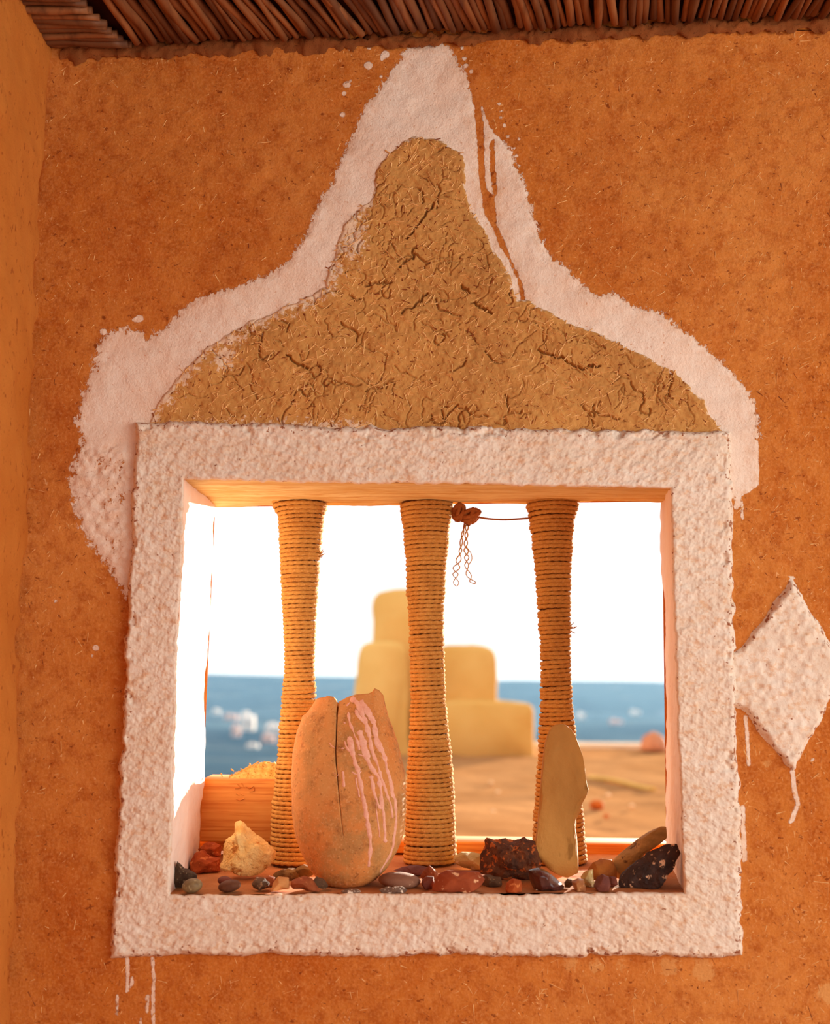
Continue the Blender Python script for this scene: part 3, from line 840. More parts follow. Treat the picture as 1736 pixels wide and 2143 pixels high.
# ------------------------------------------------------------------ knotted twine between two columns
def twine():
    Y = COLY - 0.012
    root = empty("knotted_twine", tuple(P(960, 1075, Y)))
    tag(root, "brown twine tied in knots between the middle and right columns, frayed ends hanging", "twine")
    p3 = lambda pts: np.array([P(a, b, Y) for a, b in pts])
    def add(name, v, f, m):
        o = mesh_obj(name, v, f, m); keep_parent(o, root); return o
    v, f = tube(smooth_path(p3([(985, 1080), (1004, 1083), (1025, 1086), (1055, 1087.5), (1085, 1086), (1112, 1084)]), 40), np.interp(np.linspace(0, 1, 40), [0, .15, 1], [.0028, .0016, .0017]), 8)
    add("cord", v, f, M_CORD)
    # knots: short turns of cord heaped on each other
    for cx_, cy_, rx, ry, sd in ((959, 1072, 14, 19, 1), (985, 1079, 22, 17, 2)):
        r = np.random.default_rng(sd); V, F, k = [], [], 0
        c = P(cx_, cy_, Y); s = 0.0008
        for i in range(6):
            th = np.linspace(0, 2 * np.pi, 22); tl = r.uniform(-.9, .9); ph = r.uniform(0, 3.1)
            loop = np.stack([np.cos(th) * rx * s * .72, np.sin(th) * 0.008, np.sin(th + ph) * ry * s * .72], -1) + r.normal(0, 0.0012, 3)
            q = np.stack([loop[:, 0] * np.cos(tl) - loop[:, 2] * np.sin(tl) * .8, loop[:, 1], loop[:, 0] * np.sin(tl) * .7 + loop[:, 2] * np.cos(tl)], -1)
            vv, ff = tube(c + q, 0.0036, 7, cap=False); V.append(vv); F.append(ff[0] + k); k += len(vv)
        add("knot", np.concatenate(V), np.concatenate(F), M_CORD)
    v, f = tube(smooth_path(p3([(940, 1066), (950, 1070), (960, 1073), (975, 1078), (985, 1080)]), 16), 0.0052, 8); add("knot_wrap", v, f, M_CORD)
    v, f = tube(smooth_path(p3([(974, 1086), (971, 1100), (969, 1110)]), 8), np.linspace(.0022, .0012, 8), 7); add("knot_tail", v, f, M_CORD)
    # hanging ends: pairs of kinked fibres that part and cross again
    def pair(path, widths, rad, cross):
        q = smooth_path(np.array(path, float), 70); u = np.linspace(0, 1, 70)
        w = np.interp(u, np.linspace(0, 1, len(widths)), widths)
        for sg in (-1, 1):
            off = np.sin(u * np.pi * cross) * w * sg
            dpt = np.cos(u * np.pi * cross) * 0.0008 * sg
            pts = np.array([P(a + o_, b, Y + d) for (a, b), o_, d in zip(q, off, dpt)])
            v, f = tube(pts, np.linspace(rad, rad * .6, 70), 6); add("loose_strand", v, f, M_FIBRE)
    pair([(970, 1108), (966, 1125), (964, 1145), (962, 1160), (957, 1180), (953, 1196), (953, 1210), (955, 1227)], [1.5, 2.5, 2.5, 3, 7, 7, 4, 7], .0012, 7)
    pair([(977, 1096), (976, 1112), (975, 1128), (974, 1145), (976, 1160), (976, 1175), (977, 1192), (984, 1212), (993, 1222)], [3, 3, 3, 4, 5, 4, 4, 6, 5], .0013, 8)
    pts = np.array([P(a, b, Y) for a, b in smooth_path([(976, 1145), (985, 1158), (987, 1170), (983, 1178), (979, 1184)], 24)])
    v, f = tube(pts, 0.0008, 6); add("loose_strand", v, f, M_FIBRE)
twine()

# ------------------------------------------------------------------ cracked clay pot
def clay_pot():
    Lp = [(1859, 716), (1858, 700), (1856, 690), (1841, 666), (1817, 646), (1783, 630), (1747, 617), (1698, 610), (1638, 609), (1577, 611), (1534, 620), (1500, 632)]
    Rp = [(1859, 726), (1858, 748), (1856, 758), (1841, 787), (1817, 811), (1783, 830), (1751, 842), (1710, 847), (1638, 848), (1601, 845), (1560, 835), (1524, 823), (1500, 813)]
    ly = np.array(Lp[::-1]); ry_ = np.array(Rp[::-1])
    topx = [640, 646, 655, 666, 680, 688, 700, 706, 709, 714, 729, 746, 772, 780, 784, 794, 803, 806, 815]
    topy = [1484, 1476, 1468, 1461, 1458, 1456, 1458, 1464, 1468, 1466, 1458, 1453, 1451, 1447, 1440, 1444, 1455, 1470, 1484]
    cry = [1440, 1466, 1517, 1565, 1614, 1662, 1710, 1744]; crx = [710, 710, 708, 707, 711, 715, 719, 723]
    ys = np.concatenate([1859 - 359 * np.sin(np.linspace(0, 1, 70) * np.pi / 2) ** 1.6 * 1.0]); ys[-1] = 1500
    rings = []
    NF, NB = 120, 50
    NL = 50
    for i, y in enumerate(ys):
        rings.append((y, np.interp(y, ly[:, 0], ly[:, 1]), np.interp(y, ry_[:, 0], ry_[:, 1]), 0.0))
    for t in np.linspace(0, 1, 14)[1:]:
        rings.append((1500.0, 632 + (664 - 632) * t ** 1.5, 813 + (806 - 813) * t ** 1.2, t))
    verts, cols = [], None
    crackrow = []
    for (y, xl, xr, t) in rings:
        cx_, rx = (xl + xr) / 2, max((xr - xl) / 2, 0.5)
        xc_ = np.interp(y, cry, crx); wid = np.interp(y - 40 * t, [1440, 1744], [2.1, 0.25])
        yy = y - 40 * t
        if yy < 1744 and rx > 30:
            a = math.acos(np.clip((xc_ - wid - cx_) / rx, -1, 1)); b = math.acos(np.clip((xc_ + wid - cx_) / rx, -1, 1)); crackrow.append(True)
        else:
            c = math.acos(np.clip((np.interp(max(y, 1744), [1744, 1859], [723, 721]) - cx_) / rx, -1, 1)); a, b = c + 1e-3, c - 1e-3; crackrow.append(False)
        th = np.concatenate([np.linspace(math.pi, a, NL), np.linspace(b, 0, NF - NL), -np.linspace(0, math.pi, NB + 2)[1:-1]])
        # depth centre leans back a little towards the columns
        yc = float(np.interp(yy, [1440, 1859], [0.132, 0.066]))
        X = cx_ + rx * np.cos(th)
        Yp = np.full(len(th), yy if t == 0 else 1500.0)
        if t > 0:
            Yp = 1500 + (np.interp(X, topx, topy) - 1500) * t
            back = th < 0
            Yp = np.where(back, 1500 + (np.interp(X, topx, topy) + 6 + 3 * np.sin(X * .2) - 1500) * t, Yp)
        ryd = 0.064 * (rx / 119.0) ** 0.75 * (1 - 0.42 * t ** 1.5)
        base = np.array([P(a_, b_, yc) for a_, b_ in zip(X, Yp)])
        base[:, 1] = yc - np.sin(th) * ryd
        base[:, 2] = np.maximum(base[:, 2], sillz(base[:, 0], base[:, 1]) + 0.0008)
        verts.append(base)
    V = np.array(verts); n, m = V.shape[:2]
    C = V.mean(1, keepdims=True)
    dirv = (V - C); dirv[..., 2] *= .3; dirv /= np.linalg.norm(dirv, axis=2)[..., None] + 1e-9
    V = V + dirv * (fbm(V * 16, 3, 121) * 0.0016)[..., None]
    mask = np.ones((n - 1, m), bool)
    for i in range(n - 1):
        if crackrow[i] and crackrow[i + 1]:
            mask[i, NL - 1] = False
    f = grid_faces(n, m, closed_v=True, mask=mask)
    root = empty("clay_pot", (float(C[0, 0, 0]), float(C[0, 0, 1]), float(V[..., 2].min())))
    tag(root, "tall cracked egg-shaped clay pot with pink paint drips", "pot")
    bott = np.arange(m)[::-1][None]
    body = mesh_obj("body", V.reshape(-1, 3), [f, bott], M_POT); keep_parent(body, root)
    mod = body.modifiers.new("wall", 'SOLIDIFY'); mod.thickness = 0.007; mod.offset = -1
    body["label"] = "clay shell split by a long crack"
    # make sure normals face outwards
    me = body.data
    bm = bmesh.new(); bm.from_mesh(me); bmesh.ops.recalc_face_normals(bm, faces=bm.faces); bm.to_mesh(me)
    bvh = BVHTree.FromBMesh(bm); bm.free()
    S, ox, oy = 4.133, 540, 1420
    drips = [([(785, 290), (790, 380), (830, 480), (850, 530), (880, 620)], 24, 14), ([(800, 170), (850, 210), (890, 280), (920, 360), (950, 450), (970, 540), (990, 640), (1020, 720), (1050, 800), (1080, 900), (1110, 1000), (1140, 1080), (1160, 1210)], 44, 14),
      ([(880, 195), (930, 250), (970, 330), (1000, 400), (1015, 500), (1050, 580), (1090, 680), (1110, 780), (1140, 880), (1160, 1000), (1190, 1090), (1190, 1250), (1180, 1380), (1150, 1500), (1100, 1600), (1050, 1680)], 44, 11),
      ([(870, 450), (900, 540), (930, 640), (960, 730), (1000, 800), (1040, 860), (1060, 960), (1070, 1080), (1085, 1200), (1095, 1330), (1095, 1420)], 50, 20),
      ([(790, 500), (800, 580), (820, 670), (850, 750), (870, 830), (890, 930), (910, 1030), (925, 1130), (945, 1230), (960, 1340), (970, 1440), (965, 1540), (950, 1630)], 40, 24),
      ([(745, 540), (765, 600), (805, 640)], 12, 14), ([(615, 555), (640, 590), (685, 605)], 9, 9), ([(715, 606), (745, 605)], 10, 8), ([(728, 800), (738, 870), (745, 940)], 22, 22),
      ([(845, 850), (860, 950), (870, 1030)], 16, 12), ([(980, 840), (990, 920), (1005, 1000), (1030, 1070), (1060, 1130)], 26, 18), ([(1015, 1080), (1030, 1180), (1045, 1290), (1050, 1380)], 8, 9),
      ([(765, 238), (795, 208)], 14, 10), ([(808, 805), (850, 825), (892, 800)], 14, 12), ([(738, 378), (756, 390)], 18, 14), ([(655, 825), (690, 828), (672, 855)], 9, 7), ([(860, 655), (900, 670), (925, 690)], 12, 12),
      ([(840, 270), (870, 320), (920, 380)], 30, 20), ([(1010, 500), (1030, 570), (1060, 640)], 30, 26)]
    for k, (pl, w0, w1) in enumerate(drips):
        q = np.array(pl, float); L = np.linalg.norm(np.diff(q, axis=0), axis=1).sum()
        nn = max(int(L / 9), 6); q = smooth_path(q, nn)
        T = np.gradient(q, axis=0); T /= np.linalg.norm(T, axis=1)[:, None]; Np = np.stack([-T[:, 1], T[:, 0]], -1)
        u = np.linspace(0, 1, nn); w = (w0 + (w1 - w0) * u ** 0.6) * 0.68
        s = np.stack([u * L / 40, u * 0 + k * 9.1, u * 0], -1)
        w = w * (1 + 0.45 * fbm(s, 3, 131)) * np.minimum(1, np.sqrt(np.maximum(0, np.minimum(u * L / 10, (1 - u) * L / 10))) * .7 + .25)
        q = q + Np * (fbm(s * .6, 2, 137) * 5)[:, None]
        rows, ok = [], True
        for j, h in zip((-1, -.6, 0, .6, 1), (-.0004, .0007, .0011, .0007, -.0004)):
            line = []
            for (a, b), nv_, ww in zip(q, Np, w):
                qx, qy = (a + nv_[0] * ww * j) / S + ox, (b + nv_[1] * ww * j) / S + oy
                d = Vector(R3 @ np.array([(qx - CX) / FPX, -(qy - CY) / FPX, -1.0])).normalized()
                hit = bvh.ray_cast(Vector(C0), d)
                if hit[0] is None:
                    line.append(line[-1] if line else (0, 0, 0)); ok = ok and bool(line and line[-1] != (0, 0, 0)); continue
                nrm = hit[1] if hit[1].dot(d) < 0 else -hit[1]
                line.append(tuple(hit[0] + nrm * h))
            rows.append(line)
        if not ok: continue
        o = mesh_obj("paint_drip", np.array(rows).reshape(-1, 3), grid_faces(5, nn), M_PINK); keep_parent(o, root)
    return root
clay_pot()

# ------------------------------------------------------------------ timber at the outer sill
def timber():
    zt = lambda y, x, Y: float(P(x, y, Y)[2])
    # long low beam
    Y0 = 0.352
    xl, xr = -0.43, float(P(1405, 1780, Y0)[0])
    z1l, z1r = zt(1752, 955, Y0), zt(1776, 1310, Y0)
    ztop = (z1l + z1r) / 2
    zb = float(sillz(0.1, Y0)) + 0.001
    b = soft_box("timber_beam", xl, xr, Y0, Y0 + 0.085, zb, ztop, M_WOOD, bevel=0.003, seg=2)
    tag(b, "long low orange timber beam lying along the outer sill", "beam")
    # upright block with a heap of chaff on it
    Y1 = 0.312
    x0, x1 = float(P(419, 1700, Y1)[0]), float(P(735, 1700, Y1)[0])
    zz0, zz1 = ztop + 0.0005, zt(1630, 440, Y1)
    blk = soft_box("timber_block", x0, x1, Y1, Y1 + 0.10, zz0, zz1, M_WOOD, bevel=0.003, seg=2)
    tag(blk, "short thick orange timber block heaped with straw chaff at the left jamb", "timber")
    # embossed stamp: worn, unreadable strokes
    r = np.random.default_rng(4)
    marks = [[(497, 1641), (504, 1648)], [(505, 1639), (511, 1648)], [(514, 1645), (522, 1650), (530, 1645)], [(522, 1656), (531, 1655), (531, 1646)], [(492, 1650), (502, 1649)],
             [(494, 1661), (500, 1664)], [(504, 1662), (510, 1664)], [(494, 1672), (502, 1675), (511, 1671)]]
    V, F, k = [], [], 0
    for m_ in marks:
        a = np.array([P(x, y, Y1 - 0.0002) for x, y in smooth_path(m_, 8)])
        v, f = tube(a, 0.0010, 6); V.append(v); F.append(f[0] + k); k += len(v)
    st = mesh_obj("stamp_mark", np.concatenate(V), np.concatenate(F), M_WOOD, blk)
    # chaff heap
    root = P(530, 1615, Y1 + 0.05)
    n = 48; xx = np.linspace(x0 + 0.045, x0 + 0.175, n); yy = np.linspace(Y1 + 0.012, Y1 + 0.095, 24)
    X, Y = np.meshgrid(xx, yy)
    u = (X - xx[0]) / (xx[-1] - xx[0]); w = (Y - yy[0]) / (yy[-1] - yy[0])
    H = 0.024 * np.clip(np.sin(np.pi * np.clip(u * .93 + .03, 0, 1)), 0, 1) ** .8 * np.sin(np.pi * w) ** .6
    p3 = np.stack([X, Y, X * 0], -1)
    Z = zz1 - 0.001 + H * (1 + .25 * fbm(p3 * 160, 3, 151))
    heap = mesh_obj("chaff_heap", np.stack([X, Y, Z], -1), grid_faces(24, n), M_CHAFF)
    tag(heap, "heap of golden straw chaff on the timber block", "chaff", kind="stuff")
    V, F, k = [], [], 0
    for i in range(420):
        a, b = r.integers(0, 24), r.integers(0, n)
        c = np.array([X[a, b], Y[a, b], Z[a, b]]); d = r.normal(0, 1, 3); d[2] = abs(d[2]) * .35; d /= np.linalg.norm(d)
        L = r.uniform(.003, .009)
        v, f = tube(np.stack([c - d * L / 2 * .5, c, c + d * L / 2]), 0.0006, 4, cap=False); V.append(v); F.append(f[0] + k); k += len(v)
    for (ax_, ay_), (bx_, by_) in (((524, 1604), (541, 1594)), ((462, 1618), (466, 1626)), ((522, 1597), (526, 1605)), ((483, 1609), (489, 1614))):
        v, f = tube(np.stack([P(ax_, ay_, Y1 + .05), P((ax_ + bx_) / 2, (ay_ + by_) / 2, Y1 + .049), P(bx_, by_, Y1 + .048)]), 0.0011, 6, cap=False); V.append(v); F.append(f[0] + k); k += len(v)
    s = mesh_obj("straw_bits", np.concatenate(V), np.concatenate(F), M_CHAFF, heap); s["kind"] = "stuff"
timber()

# ------------------------------------------------------------------ stones on the sill
def _ico(sub):
    bm = bmesh.new(); bmesh.ops.create_icosphere(bm, subdivisions=sub, radius=1.0)
    v = np.array([x.co[:] for x in bm.verts]); f = np.array([[q.index for q in p.verts] for p in bm.faces]); bm.free()
    return v, f
ICO = {3: _ico(3), 4: _ico(4), 5: _ico(5)}

def contact_y(qx, qy):
    for Y in np.linspace(-0.02, 0.34, 181):
        p = P(qx, qy, Y)
        if p[2] <= sillz(p[0], Y): return float(Y)
    return 0.34

def ell(cx_, cy_, rx, ry, tilt=0.0, n=24):
    t = np.linspace(0, 2 * np.pi, n, endpoint=False); c, s = math.cos(tilt), math.sin(tilt)
    return [(cx_ + rx * math.cos(a) * c - ry * math.sin(a) * s, cy_ + rx * math.cos(a) * s + ry * math.sin(a) * c) for a in t]

def stone(name, label, outline, mat, depth=0.05, Y=None, facets=0, rough=0.0, p=0.8, q=0.9, lean=0.0, seed=0, cat="stone", sub=4, rfreq=60, flat=0.0, group="stones on the window sill"):
    r = np.random.default_rng(seed + 500)
    o2 = np.array(outline, float)
    bx, by = o2[np.argmax(o2[:, 1])]
    if Y is None:
        Y = contact_y(bx, by) + 0.006
    w = P(o2[:, 0], o2[:, 1], Y)
    poly = w[:, [0, 2]]
    d = resample(np.vstack([poly, poly[:1]]), 240)[:-1]
    c = (d.max(0) + d.min(0)) / 2 * .4 + d.mean(0) * .6
    ang = np.arctan2(d[:, 1] - c[1], d[:, 0] - c[0]); R = np.hypot(d[:, 0] - c[0], d[:, 1] - c[1])
    od = np.argsort(ang); ang, R = ang[od], R[od]
    ang = np.concatenate([ang - 2 * np.pi, ang, ang + 2 * np.pi]); R = np.tile(R, 3)
    V, F = ICO[sub]; V = V.copy()
    for k in range(facets):
        mdir = r.normal(0, 1, 3); mdir[1] = -abs(mdir[1]) - 0.55 if k % 3 else abs(mdir[1]) + .5
        mdir /= np.linalg.norm(mdir); dd_ = r.uniform(0.52, 0.82)
        e_ = V @ mdir - dd_; V = V - np.maximum(e_, 0)[:, None] * mdir
    phi = np.arctan2(V[:, 2], V[:, 0]); rho = np.hypot(V[:, 0], V[:, 2])
    rr = np.interp(phi, ang, R) * np.clip(rho, 0, 1) ** p
    dep = np.sign(V[:, 1]) * np.abs(V[:, 1]) ** q * depth / 2
    if flat: dep = np.clip(dep, -depth / 2 * (1 - flat), depth / 2 * (1 - flat))
    X = c[0] + rr * np.cos(phi); Z = c[1] + rr * np.sin(phi)
    Yv = Y + dep + lean * (Z - d[:, 1].min())
    out = np.stack([X, Yv, Z], -1)
    if rough:
        nrm = V / (np.linalg.norm(V, axis=1)[:, None] + 1e-9)
        nz = fbm(out * rfreq, 4, seed + 7, 0.6)
        nz = np.round(nz * 2.2) / 2.2 * .55 + nz * .45
        amt = rough * (0.35 + 0.65 * np.abs(V[:, 1]))
        out = out + nrm * (nz * amt)[:, None]
    out[:, 2] = np.maximum(out[:, 2], sillz(out[:, 0], out[:, 1]) + 0.0006)
    me = quick_mesh(name, out, F, smooth=True)
    me.materials.append(mat)
    if facets:
        me.set_sharp_from_angle(angle=math.radians(16))
    base = Vector((float(c[0]), float(Y), float(out[:, 2].min())))
    me.transform(Matrix.Translation(-base))
    o = link(bpy.data.objects.new(name, me)); o.location = base
    tag(o, label, cat, group)
    return o

def C1(pts): return [(x / 3.046 + 330, y / 3.046 + 1650) for x, y in pts]
def C2(pts): return [(x / 2.8 + 830, y / 2.8 + 1480) for x, y in pts]

m_yellow = stone_mat("cream_limestone", (244, 206, 136), (226, 168, 92), (196, 124, 56), 0.9, 30, 1.0, 0.15, 0.60, bd=0.006)
m_red = stone_mat("red_sandstone", (176, 84, 38), (150, 62, 26), (206, 120, 66), 0.9, 60, 0.9, 0.15)
m_flint = stone_mat("dark_flint", (84, 60, 42), (62, 42, 30), (160, 136, 104), 0.75, 90, 0.8, 0.2, 0.62)
m_olive = stone_mat("olive_grey_pebble", (140, 116, 76), (112, 88, 58), (166, 146, 104), 0.6, 120, 0.3, 0.4)
m_brown = stone_mat("dark_brown_pebble", (108, 66, 42), (84, 48, 32), None, 0.7, 60, 0.4, 0.2)
m_char = stone_mat("charcoal_stone", (86, 62, 44), (104, 74, 52), (144, 104, 72), 0.85, 70, 0.8, 0.15)
m_tan = stone_mat("tan_sandstone", (206, 146, 90), (186, 122, 70), None, 0.9, 60, 0.5, 0.15)
m_rust = stone_mat("russet_stone", (158, 84, 46), (134, 66, 36), (184, 112, 70), 0.85, 70, 0.6, 0.2)
m_green = stone_mat("mossy_brown_stone", (142, 104, 56), (112, 76, 40), None, 0.9, 60, 0.7, 0.2)
m_purple = stone_mat("purple_grey_pebble", (150, 104, 78), (128, 84, 64), (216, 180, 146), 0.8, 50, 0.3, 0.35, 0.65)
m_speck = stone_mat("white_speckled_chip", (120, 90, 70), (92, 64, 50), (238, 220, 200), 0.6, 130, 0.5, 0.4, 0.55)
m_maroon = stone_mat("maroon_slate", (120, 58, 40), (96, 44, 32), None, 0.8, 60, 0.5, 0.3)
m_redwhite = stone_mat("red_slab_white_crust", (164, 80, 44), (140, 64, 36), (232, 178, 132), 0.85, 34, 0.6, 0.2, 0.56)
m_cream = stone_mat("pale_green_cream_stone", (214, 184, 128), (190, 160, 98), (236, 212, 168), 0.85, 40, 0.5, 0.2)
m_iron = stone_mat("rusty_dark_rock", (112, 60, 30), (70, 40, 26), (176, 88, 36), 0.85, 55, 1.0, 0.25, 0.56)
m_gloss = stone_mat("glossy_purple_black_stone", (86, 44, 38), (58, 30, 30), (120, 70, 52), 0.16, 40, 0.4, 0.7)
m_slab = stone_mat("ochre_green_slate", (196, 144, 74), (176, 126, 62), (158, 112, 52), 0.75, 18, 0.5, 0.2, 0.60, (1, 1, .4), bd=0.004)
m_honey = stone_mat("honey_brown_stone", (186, 116, 46), (156, 88, 34), None, 0.7, 50, 0.5, 0.3)
m_plum = stone_mat("plum_brown_stone", (126, 66, 48), (100, 50, 40), None, 0.6, 60, 0.5, 0.35)
m_long = stone_mat("olive_layered_slate", (190, 144, 82), (150, 112, 60), (110, 78, 44), 0.8, 40, 0.6, 0.25, 0.6, (.5, 1, 1.6))
m_black = stone_mat("black_rock_pale_spots", (70, 42, 30), (44, 26, 20), (214, 166, 128), 0.7, 55, 1.0, 0.35, 0.60)
m_quartz = stone_mat("translucent_tan_pebble", (176, 118, 70), (150, 92, 56), (206, 156, 104), 0.4, 70, 0.4, 0.5)

stone("rock", "large jagged cream-yellow rock in front of the timber block", C1([(480, 215), (525, 206), (575, 238), (640, 290), (680, 325), (712, 362), (757, 410), (745, 470), (690, 522), (600, 562), (500, 582), (400, 552), (376, 520), (390, 460), (384, 380), (400, 335), (470, 285)]),
      m_yellow, 0.085, facets=30, rough=0.0055, p=.85, seed=1, sub=5, cat="rock", rfreq=60)
stone("rock", "crumbly red rock behind the cream rock, upper of the two", C1([(262, 385), (300, 350), (360, 345), (400, 360), (400, 430), (330, 450), (275, 430)]), m_red, 0.05, Y=0.245, facets=5, rough=0.004, seed=2, cat="rock")
stone("rock", "crumbly red rock on the sill left of the cream rock", C1([(205, 470), (235, 415), (285, 400), (330, 440), (390, 450), (395, 520), (330, 545), (240, 540), (205, 510)]), m_red, 0.055, Y=0.19, facets=5, rough=0.004, seed=3, cat="rock")
stone("flint_chip", "pointed dark flint in the left corner of the sill", C1([(128, 455), (160, 502), (205, 510), (248, 552), (250, 592), (160, 632), (98, 628), (104, 530)]), m_flint, 0.035, Y=0.045, facets=8, rough=0.001, seed=4)
stone("pebble", "smooth olive-grey pebble at the left end of the sill", ell(402, 1853.5, 21.5, 15, -0.15), m_olive, 0.026, Y=0.004, seed=5, cat="pebble")
stone("pebble", "dark brown oval pebble in front of the cream rock", ell(480, 1854, 24, 12.5, -0.15), m_brown, 0.026, Y=0.008, seed=6, cat="pebble")
stone("pebble", "reddish pebble half hidden behind the dark brown oval pebble", ell(470, 1843, 15, 9, 0.1), m_maroon, 0.022, Y=0.045, seed=7, cat="pebble")
stone("stone_chunk", "charcoal grey broken stone left of the tan angular stone", C1([(598, 605), (625, 570), (680, 568), (722, 600), (712, 636), (650, 648), (610, 630)]), m_char, 0.03, Y=0.020, facets=8, seed=8)
stone("stone_chunk", "small rust-brown stone behind the charcoal grey broken stone", C1([(668, 575), (710, 553), (748, 565), (742, 620), (690, 622)]), m_rust, 0.025, Y=0.058, facets=5, seed=9)
stone("stone_chunk", "tan four-sided stone left of the russet wedge", C1([(765, 562), (835, 570), (838, 642), (718, 655), (735, 602)]), m_tan, 0.028, Y=0.006, facets=6, p=.7, seed=10)
stone("stone_chunk", "russet wedge-shaped stone at the foot of the clay pot", C1([(928, 555), (985, 578), (1036, 656), (850, 647), (845, 592), (880, 572)]), m_rust, 0.032, Y=0.004, facets=7, p=.75, seed=11)
stone("stone_chunk", "mossy brown crumbling stone at the base of the left rope column", C1([(716, 545), (770, 528), (830, 510), (885, 520), (900, 560), (860, 585), (740, 580)]), m_green, 0.035, Y=0.118, facets=4, rough=0.004, seed=12)
stone("stone_chunk", "grey-brown rounded stone between the left rope column and the pot", C1([(880, 510), (930, 484), (985, 500), (1005, 545), (960, 575), (890, 560)]), m_green, 0.03, Y=0.125, facets=3, seed=13)
stone("stone_chunk", "dark stone wedged under the left side of the pot", C1([(985, 590), (1010, 560), (1060, 580), (1088, 622), (1070, 640), (1010, 635)]), m_char, 0.024, Y=0.022, facets=5, seed=14)
stone("stone_chip", "flat speckled chip lying under the pot", C1([(1163, 655), (1200, 642), (1270, 640), (1298, 656), (1270, 674), (1190, 674)]), m_speck, 0.016, Y=-0.004, seed=15)
stone("pebble", "large flat purple-grey pebble right of the pot", ell(835.5, 1842.5, 45, 16.5, 0.06), m_purple, 0.05, Y=0.045, seed=16, cat="pebble")
stone("stone_chip", "white-speckled flat chip in front of the purple-grey pebble", C1([(1408, 645), (1470, 622), (1560, 622), (1592, 650), (1570, 670), (1430, 670)]), m_speck, 0.018, Y=-0.002, facets=3, seed=17)
stone("stone_slab", "thin maroon slate lying before the middle rope column", C1([(1490, 525), (1560, 500), (1650, 492), (1725, 505), (1720, 560), (1640, 565), (1560, 540)]), m_maroon, 0.05, Y=0.14, facets=4, seed=18)
stone("stone_chunk", "brown pyramid-shaped stone before the middle rope column", C2([(135, 990), (165, 950), (192, 928), (225, 955), (248, 985), (235, 1010), (150, 1020)]), m_rust, 0.032, Y=0.085, facets=6, p=.75, seed=19)
stone("stone_chunk", "small dark red stone left of the red slab", C2([(148, 1010), (175, 990), (215, 992), (222, 1060), (165, 1072), (145, 1040)]), m_maroon, 0.026, Y=0.030, facets=5, seed=20)
stone("stone_slab", "red-brown slab with a pale crust on its upper face", C2([(205, 1058), (240, 980), (290, 958), (400, 962), (482, 964), (517, 1010), (480, 1060), (432, 1088), (208, 1090)]), m_redwhite, 0.045, Y=0.008, facets=8, p=.72, seed=21, sub=5)
stone("stone_chunk", "grey-brown stone behind the right end of the red slab", C2([(485, 1000), (520, 982), (612, 985), (618, 1040), (560, 1066), (500, 1062)]), m_char, 0.035, Y=0.052, facets=5, seed=22)
stone("rock", "pale greenish cream stone right of the middle column's base", C2([(328, 880), (380, 848), (430, 850), (505, 855), (510, 950), (390, 952), (350, 922)]), m_cream, 0.05, Y=0.19, facets=8, seed=23, cat="rock")
stone("rock", "square dark rock with rusty crust left of the standing slab", C2([(518, 772), (535, 762), (560, 776), (600, 770), (628, 768), (690, 776), (732, 770), (750, 752), (764, 776), (805, 790), (850, 900), (830, 980), (762, 1012), (640, 1010), (560, 985), (488, 978), (494, 860)]),
      m_iron, 0.05, Y=0.105, facets=7, rough=0.004, p=.7, seed=24, sub=5, cat="rock", rfreq=70)
stone("pebble", "small orange-red stone in front of the rusty rock", C2([(625, 1055), (635, 1020), (680, 1004), (730, 1015), (748, 1045), (738, 1085), (690, 1097), (640, 1090)]), m_red, 0.03, Y=0.004, facets=8, seed=25, cat="pebble")
stone("rock", "glossy purple-black stone at the foot of the standing slab", C2([(768, 950), (800, 938), (835, 936), (880, 960), (940, 1008), (985, 1055), (975, 1078), (940, 1088), (850, 1092), (800, 1072), (778, 1025)]), m_gloss, 0.045, Y=0.018, facets=9, seed=26, cat="rock")
stone("stone_slab", "tall ochre slab standing upright against the right rope column", C2([(905, 148), (930, 115), (965, 104), (1002, 105), (1040, 130), (1066, 170), (1086, 230), (1106, 290), (1116, 360), (1120, 430), (1137, 490), (1122, 540), (1106, 582), (1100, 630), (1077, 680), (1066, 740), (1076, 800), (1074, 1000), (1000, 1004), (900, 962), (805, 862), (820, 760), (832, 680), (850, 480), (866, 320), (880, 220)]),
      m_slab, 0.026, Y=0.095, p=.45, q=.8, lean=0.20, facets=7, rough=0.0016, seed=27, sub=5, rfreq=22, flat=.25)
stone("pebble", "little grey-brown pebble beside the glossy stone", C2([(980, 1030), (1000, 1004), (1025, 1008), (1035, 1045), (1010, 1062), (985, 1058)]), m_char, 0.02, Y=0.035, facets=3, seed=28, cat="pebble")
stone("pebble", "small translucent tan pebble below the standing slab", C2([(1022, 1020), (1060, 1002), (1100, 1010), (1114, 1050), (1100, 1084), (1060, 1086), (1035, 1060)]), m_quartz, 0.026, Y=0.008, facets=8, seed=29, cat="pebble")
stone("stone_chunk", "pale yellow angular stone left of the honey-brown stone", C2([(1068, 990), (1110, 960), (1150, 948), (1160, 1050), (1120, 1062), (1080, 1040)]), m_cream, 0.03, Y=0.045, facets=7, p=.75, seed=30)
stone("stone_chunk", "honey-brown rounded stone below the long olive slate", C2([(1115, 960), (1140, 905), (1200, 888), (1260, 895), (1284, 940), (1290, 1000), (1220, 1020), (1130, 1010)]), m_honey, 0.04, Y=0.085, facets=4, seed=31)
stone("pebble", "plum-brown stone left of the black rock", C2([(1152, 1050), (1170, 1000), (1200, 974), (1240, 990), (1252, 1040), (1240, 1084), (1180, 1086)]), m_plum, 0.03, Y=0.008, facets=7, seed=32, cat="pebble")
